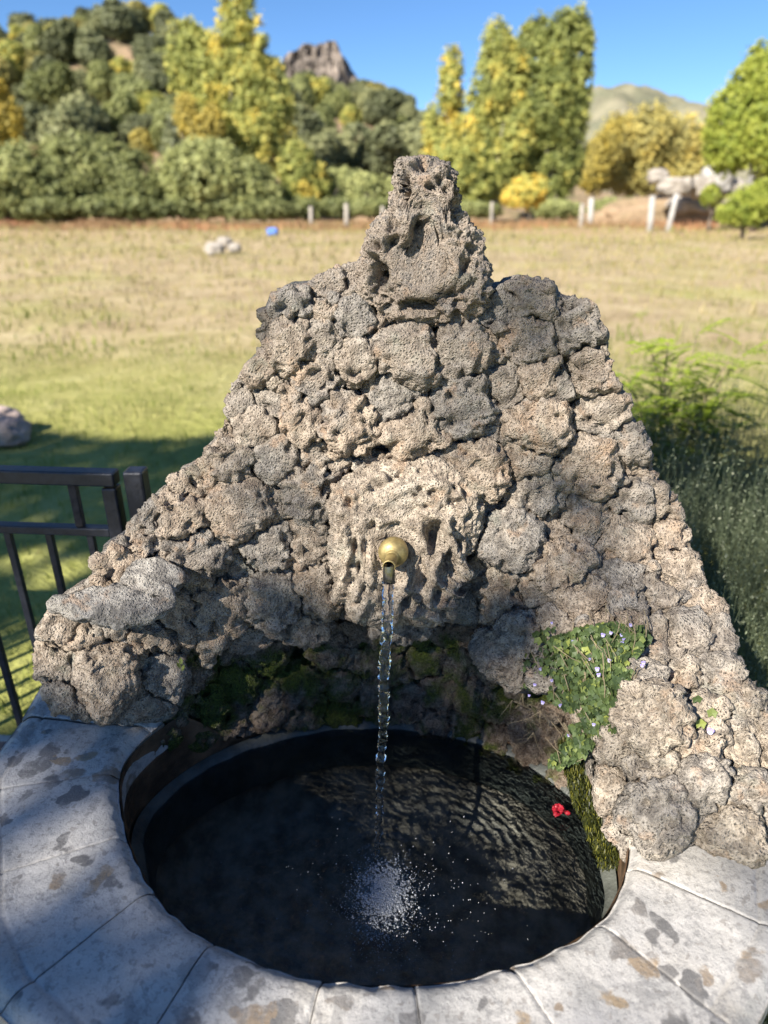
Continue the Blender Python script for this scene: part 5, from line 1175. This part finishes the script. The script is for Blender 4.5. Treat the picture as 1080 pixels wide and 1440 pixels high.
trees_ = []
for i, (gx_, gy_, z, lb, rx, ry) in enumerate([(-3.0, 2.6, 9.6, 'left one of the tall trees behind the viewer that shade the fountain', 3.1, 3.0), (0, 2.6, 9.0, 'middle one of the tall trees behind the viewer that shade the fountain', 3.1, 3.0), (3.0, 2.2, 9.8, 'right one of the tall trees behind the viewer that shade the fountain', 3.1, 3.0), (.4, .9, 11.5, 'farthest of the tall trees behind the viewer that shade the fountain', 3.2, 2.4)]):
    x = gx_ - sx_ * z; y = gy_ - sy_ * z; n_ = 34000
    L_ = np.array([(0, 0, z, rx, ry, 1.9), (1, .5, z - .5, 2, 1.9, 1.4), (-1, .4, z + .5, 2, 2, 1.4), (.6, -.8, z + .7, 2, 1.8, 1.3)])
    k = rng.choice(4, n_, p=[.55, .15, .15, .15]); d = rng.normal(size=(n_, 3)); d /= np.linalg.norm(d, axis=1)[:, None]
    Cw = L_[k, :3] + d * L_[k, 3:] * (rng.uniform(0, 1, n_) ** .45)[:, None] + (x, y, 0); trees_.append([i, x, y, z, lb, Cw, d])
allC = np.concatenate([t[5] for t in trees_]); A2 = np.stack([allC @ E1, allC @ E2], 1); lo_ = A2.min(0) - .5; cell = .20
sz_ = ((A2.max(0) - lo_) / cell + 3).astype(int); H = np.zeros(sz_); ij = ((A2 - lo_) / cell).astype(int); np.add.at(H, (ij[:, 0], ij[:, 1]), 1)
Hs = sum(np.roll(np.roll(H, i, 0), j, 1) for i in (-1, 0, 1) for j in (-1, 0, 1)) / 9; LAI = Hs * (LS ** 2 * .5 * .95) * .55 / cell ** 2
for i, x, y, z, lb, Cw, d in trees_:
    q = ((np.stack([Cw @ E1, Cw @ E2], 1) - lo_) / cell).astype(int); pr = target_lai(Cw) / np.maximum(LAI[q[:, 0], q[:, 1]], .05)
    ok = rng.random(len(Cw)) < pr; Cw = Cw[ok]; d = d[ok]
    o = thing('shade_tree', lb, 'tree', (x, y, 0), 'trees behind the viewer')
    V, Q, T = leaf_quads(Cw - (x, y, 0), rng.normal(size=Cw.shape), LS, rng.uniform(0, 1, len(Cw)))
    obj('crown', mesh_np('crown', V, Q, {'tint': ('POINT', T)}, False), M['canopy'], o); print('shade leaves', len(Cw), 'LAI med', np.median(LAI[LAI > 0]))
    obj('trunk', limb_mesh('trunk', z - .4, .2, [(.8, 1, 1.6, .8), (.85, 3, 1.5, .9), (.8, 5, 1.6, .8), (.9, 2, 1.2, 1), (.9, 4.2, 1.2, 1)], i), M['bark'], o)

uq = {o.data for o in bpy.data.objects if o.type == 'MESH'}
print('unique tris', sum(sum(p.loop_total - 2 for p in me.polygons) if len(me.polygons) < 1 else int((np.array([len(me.loops)]) - 2 * len(me.polygons))[0]) for me in uq), 'objects', len(bpy.data.objects))
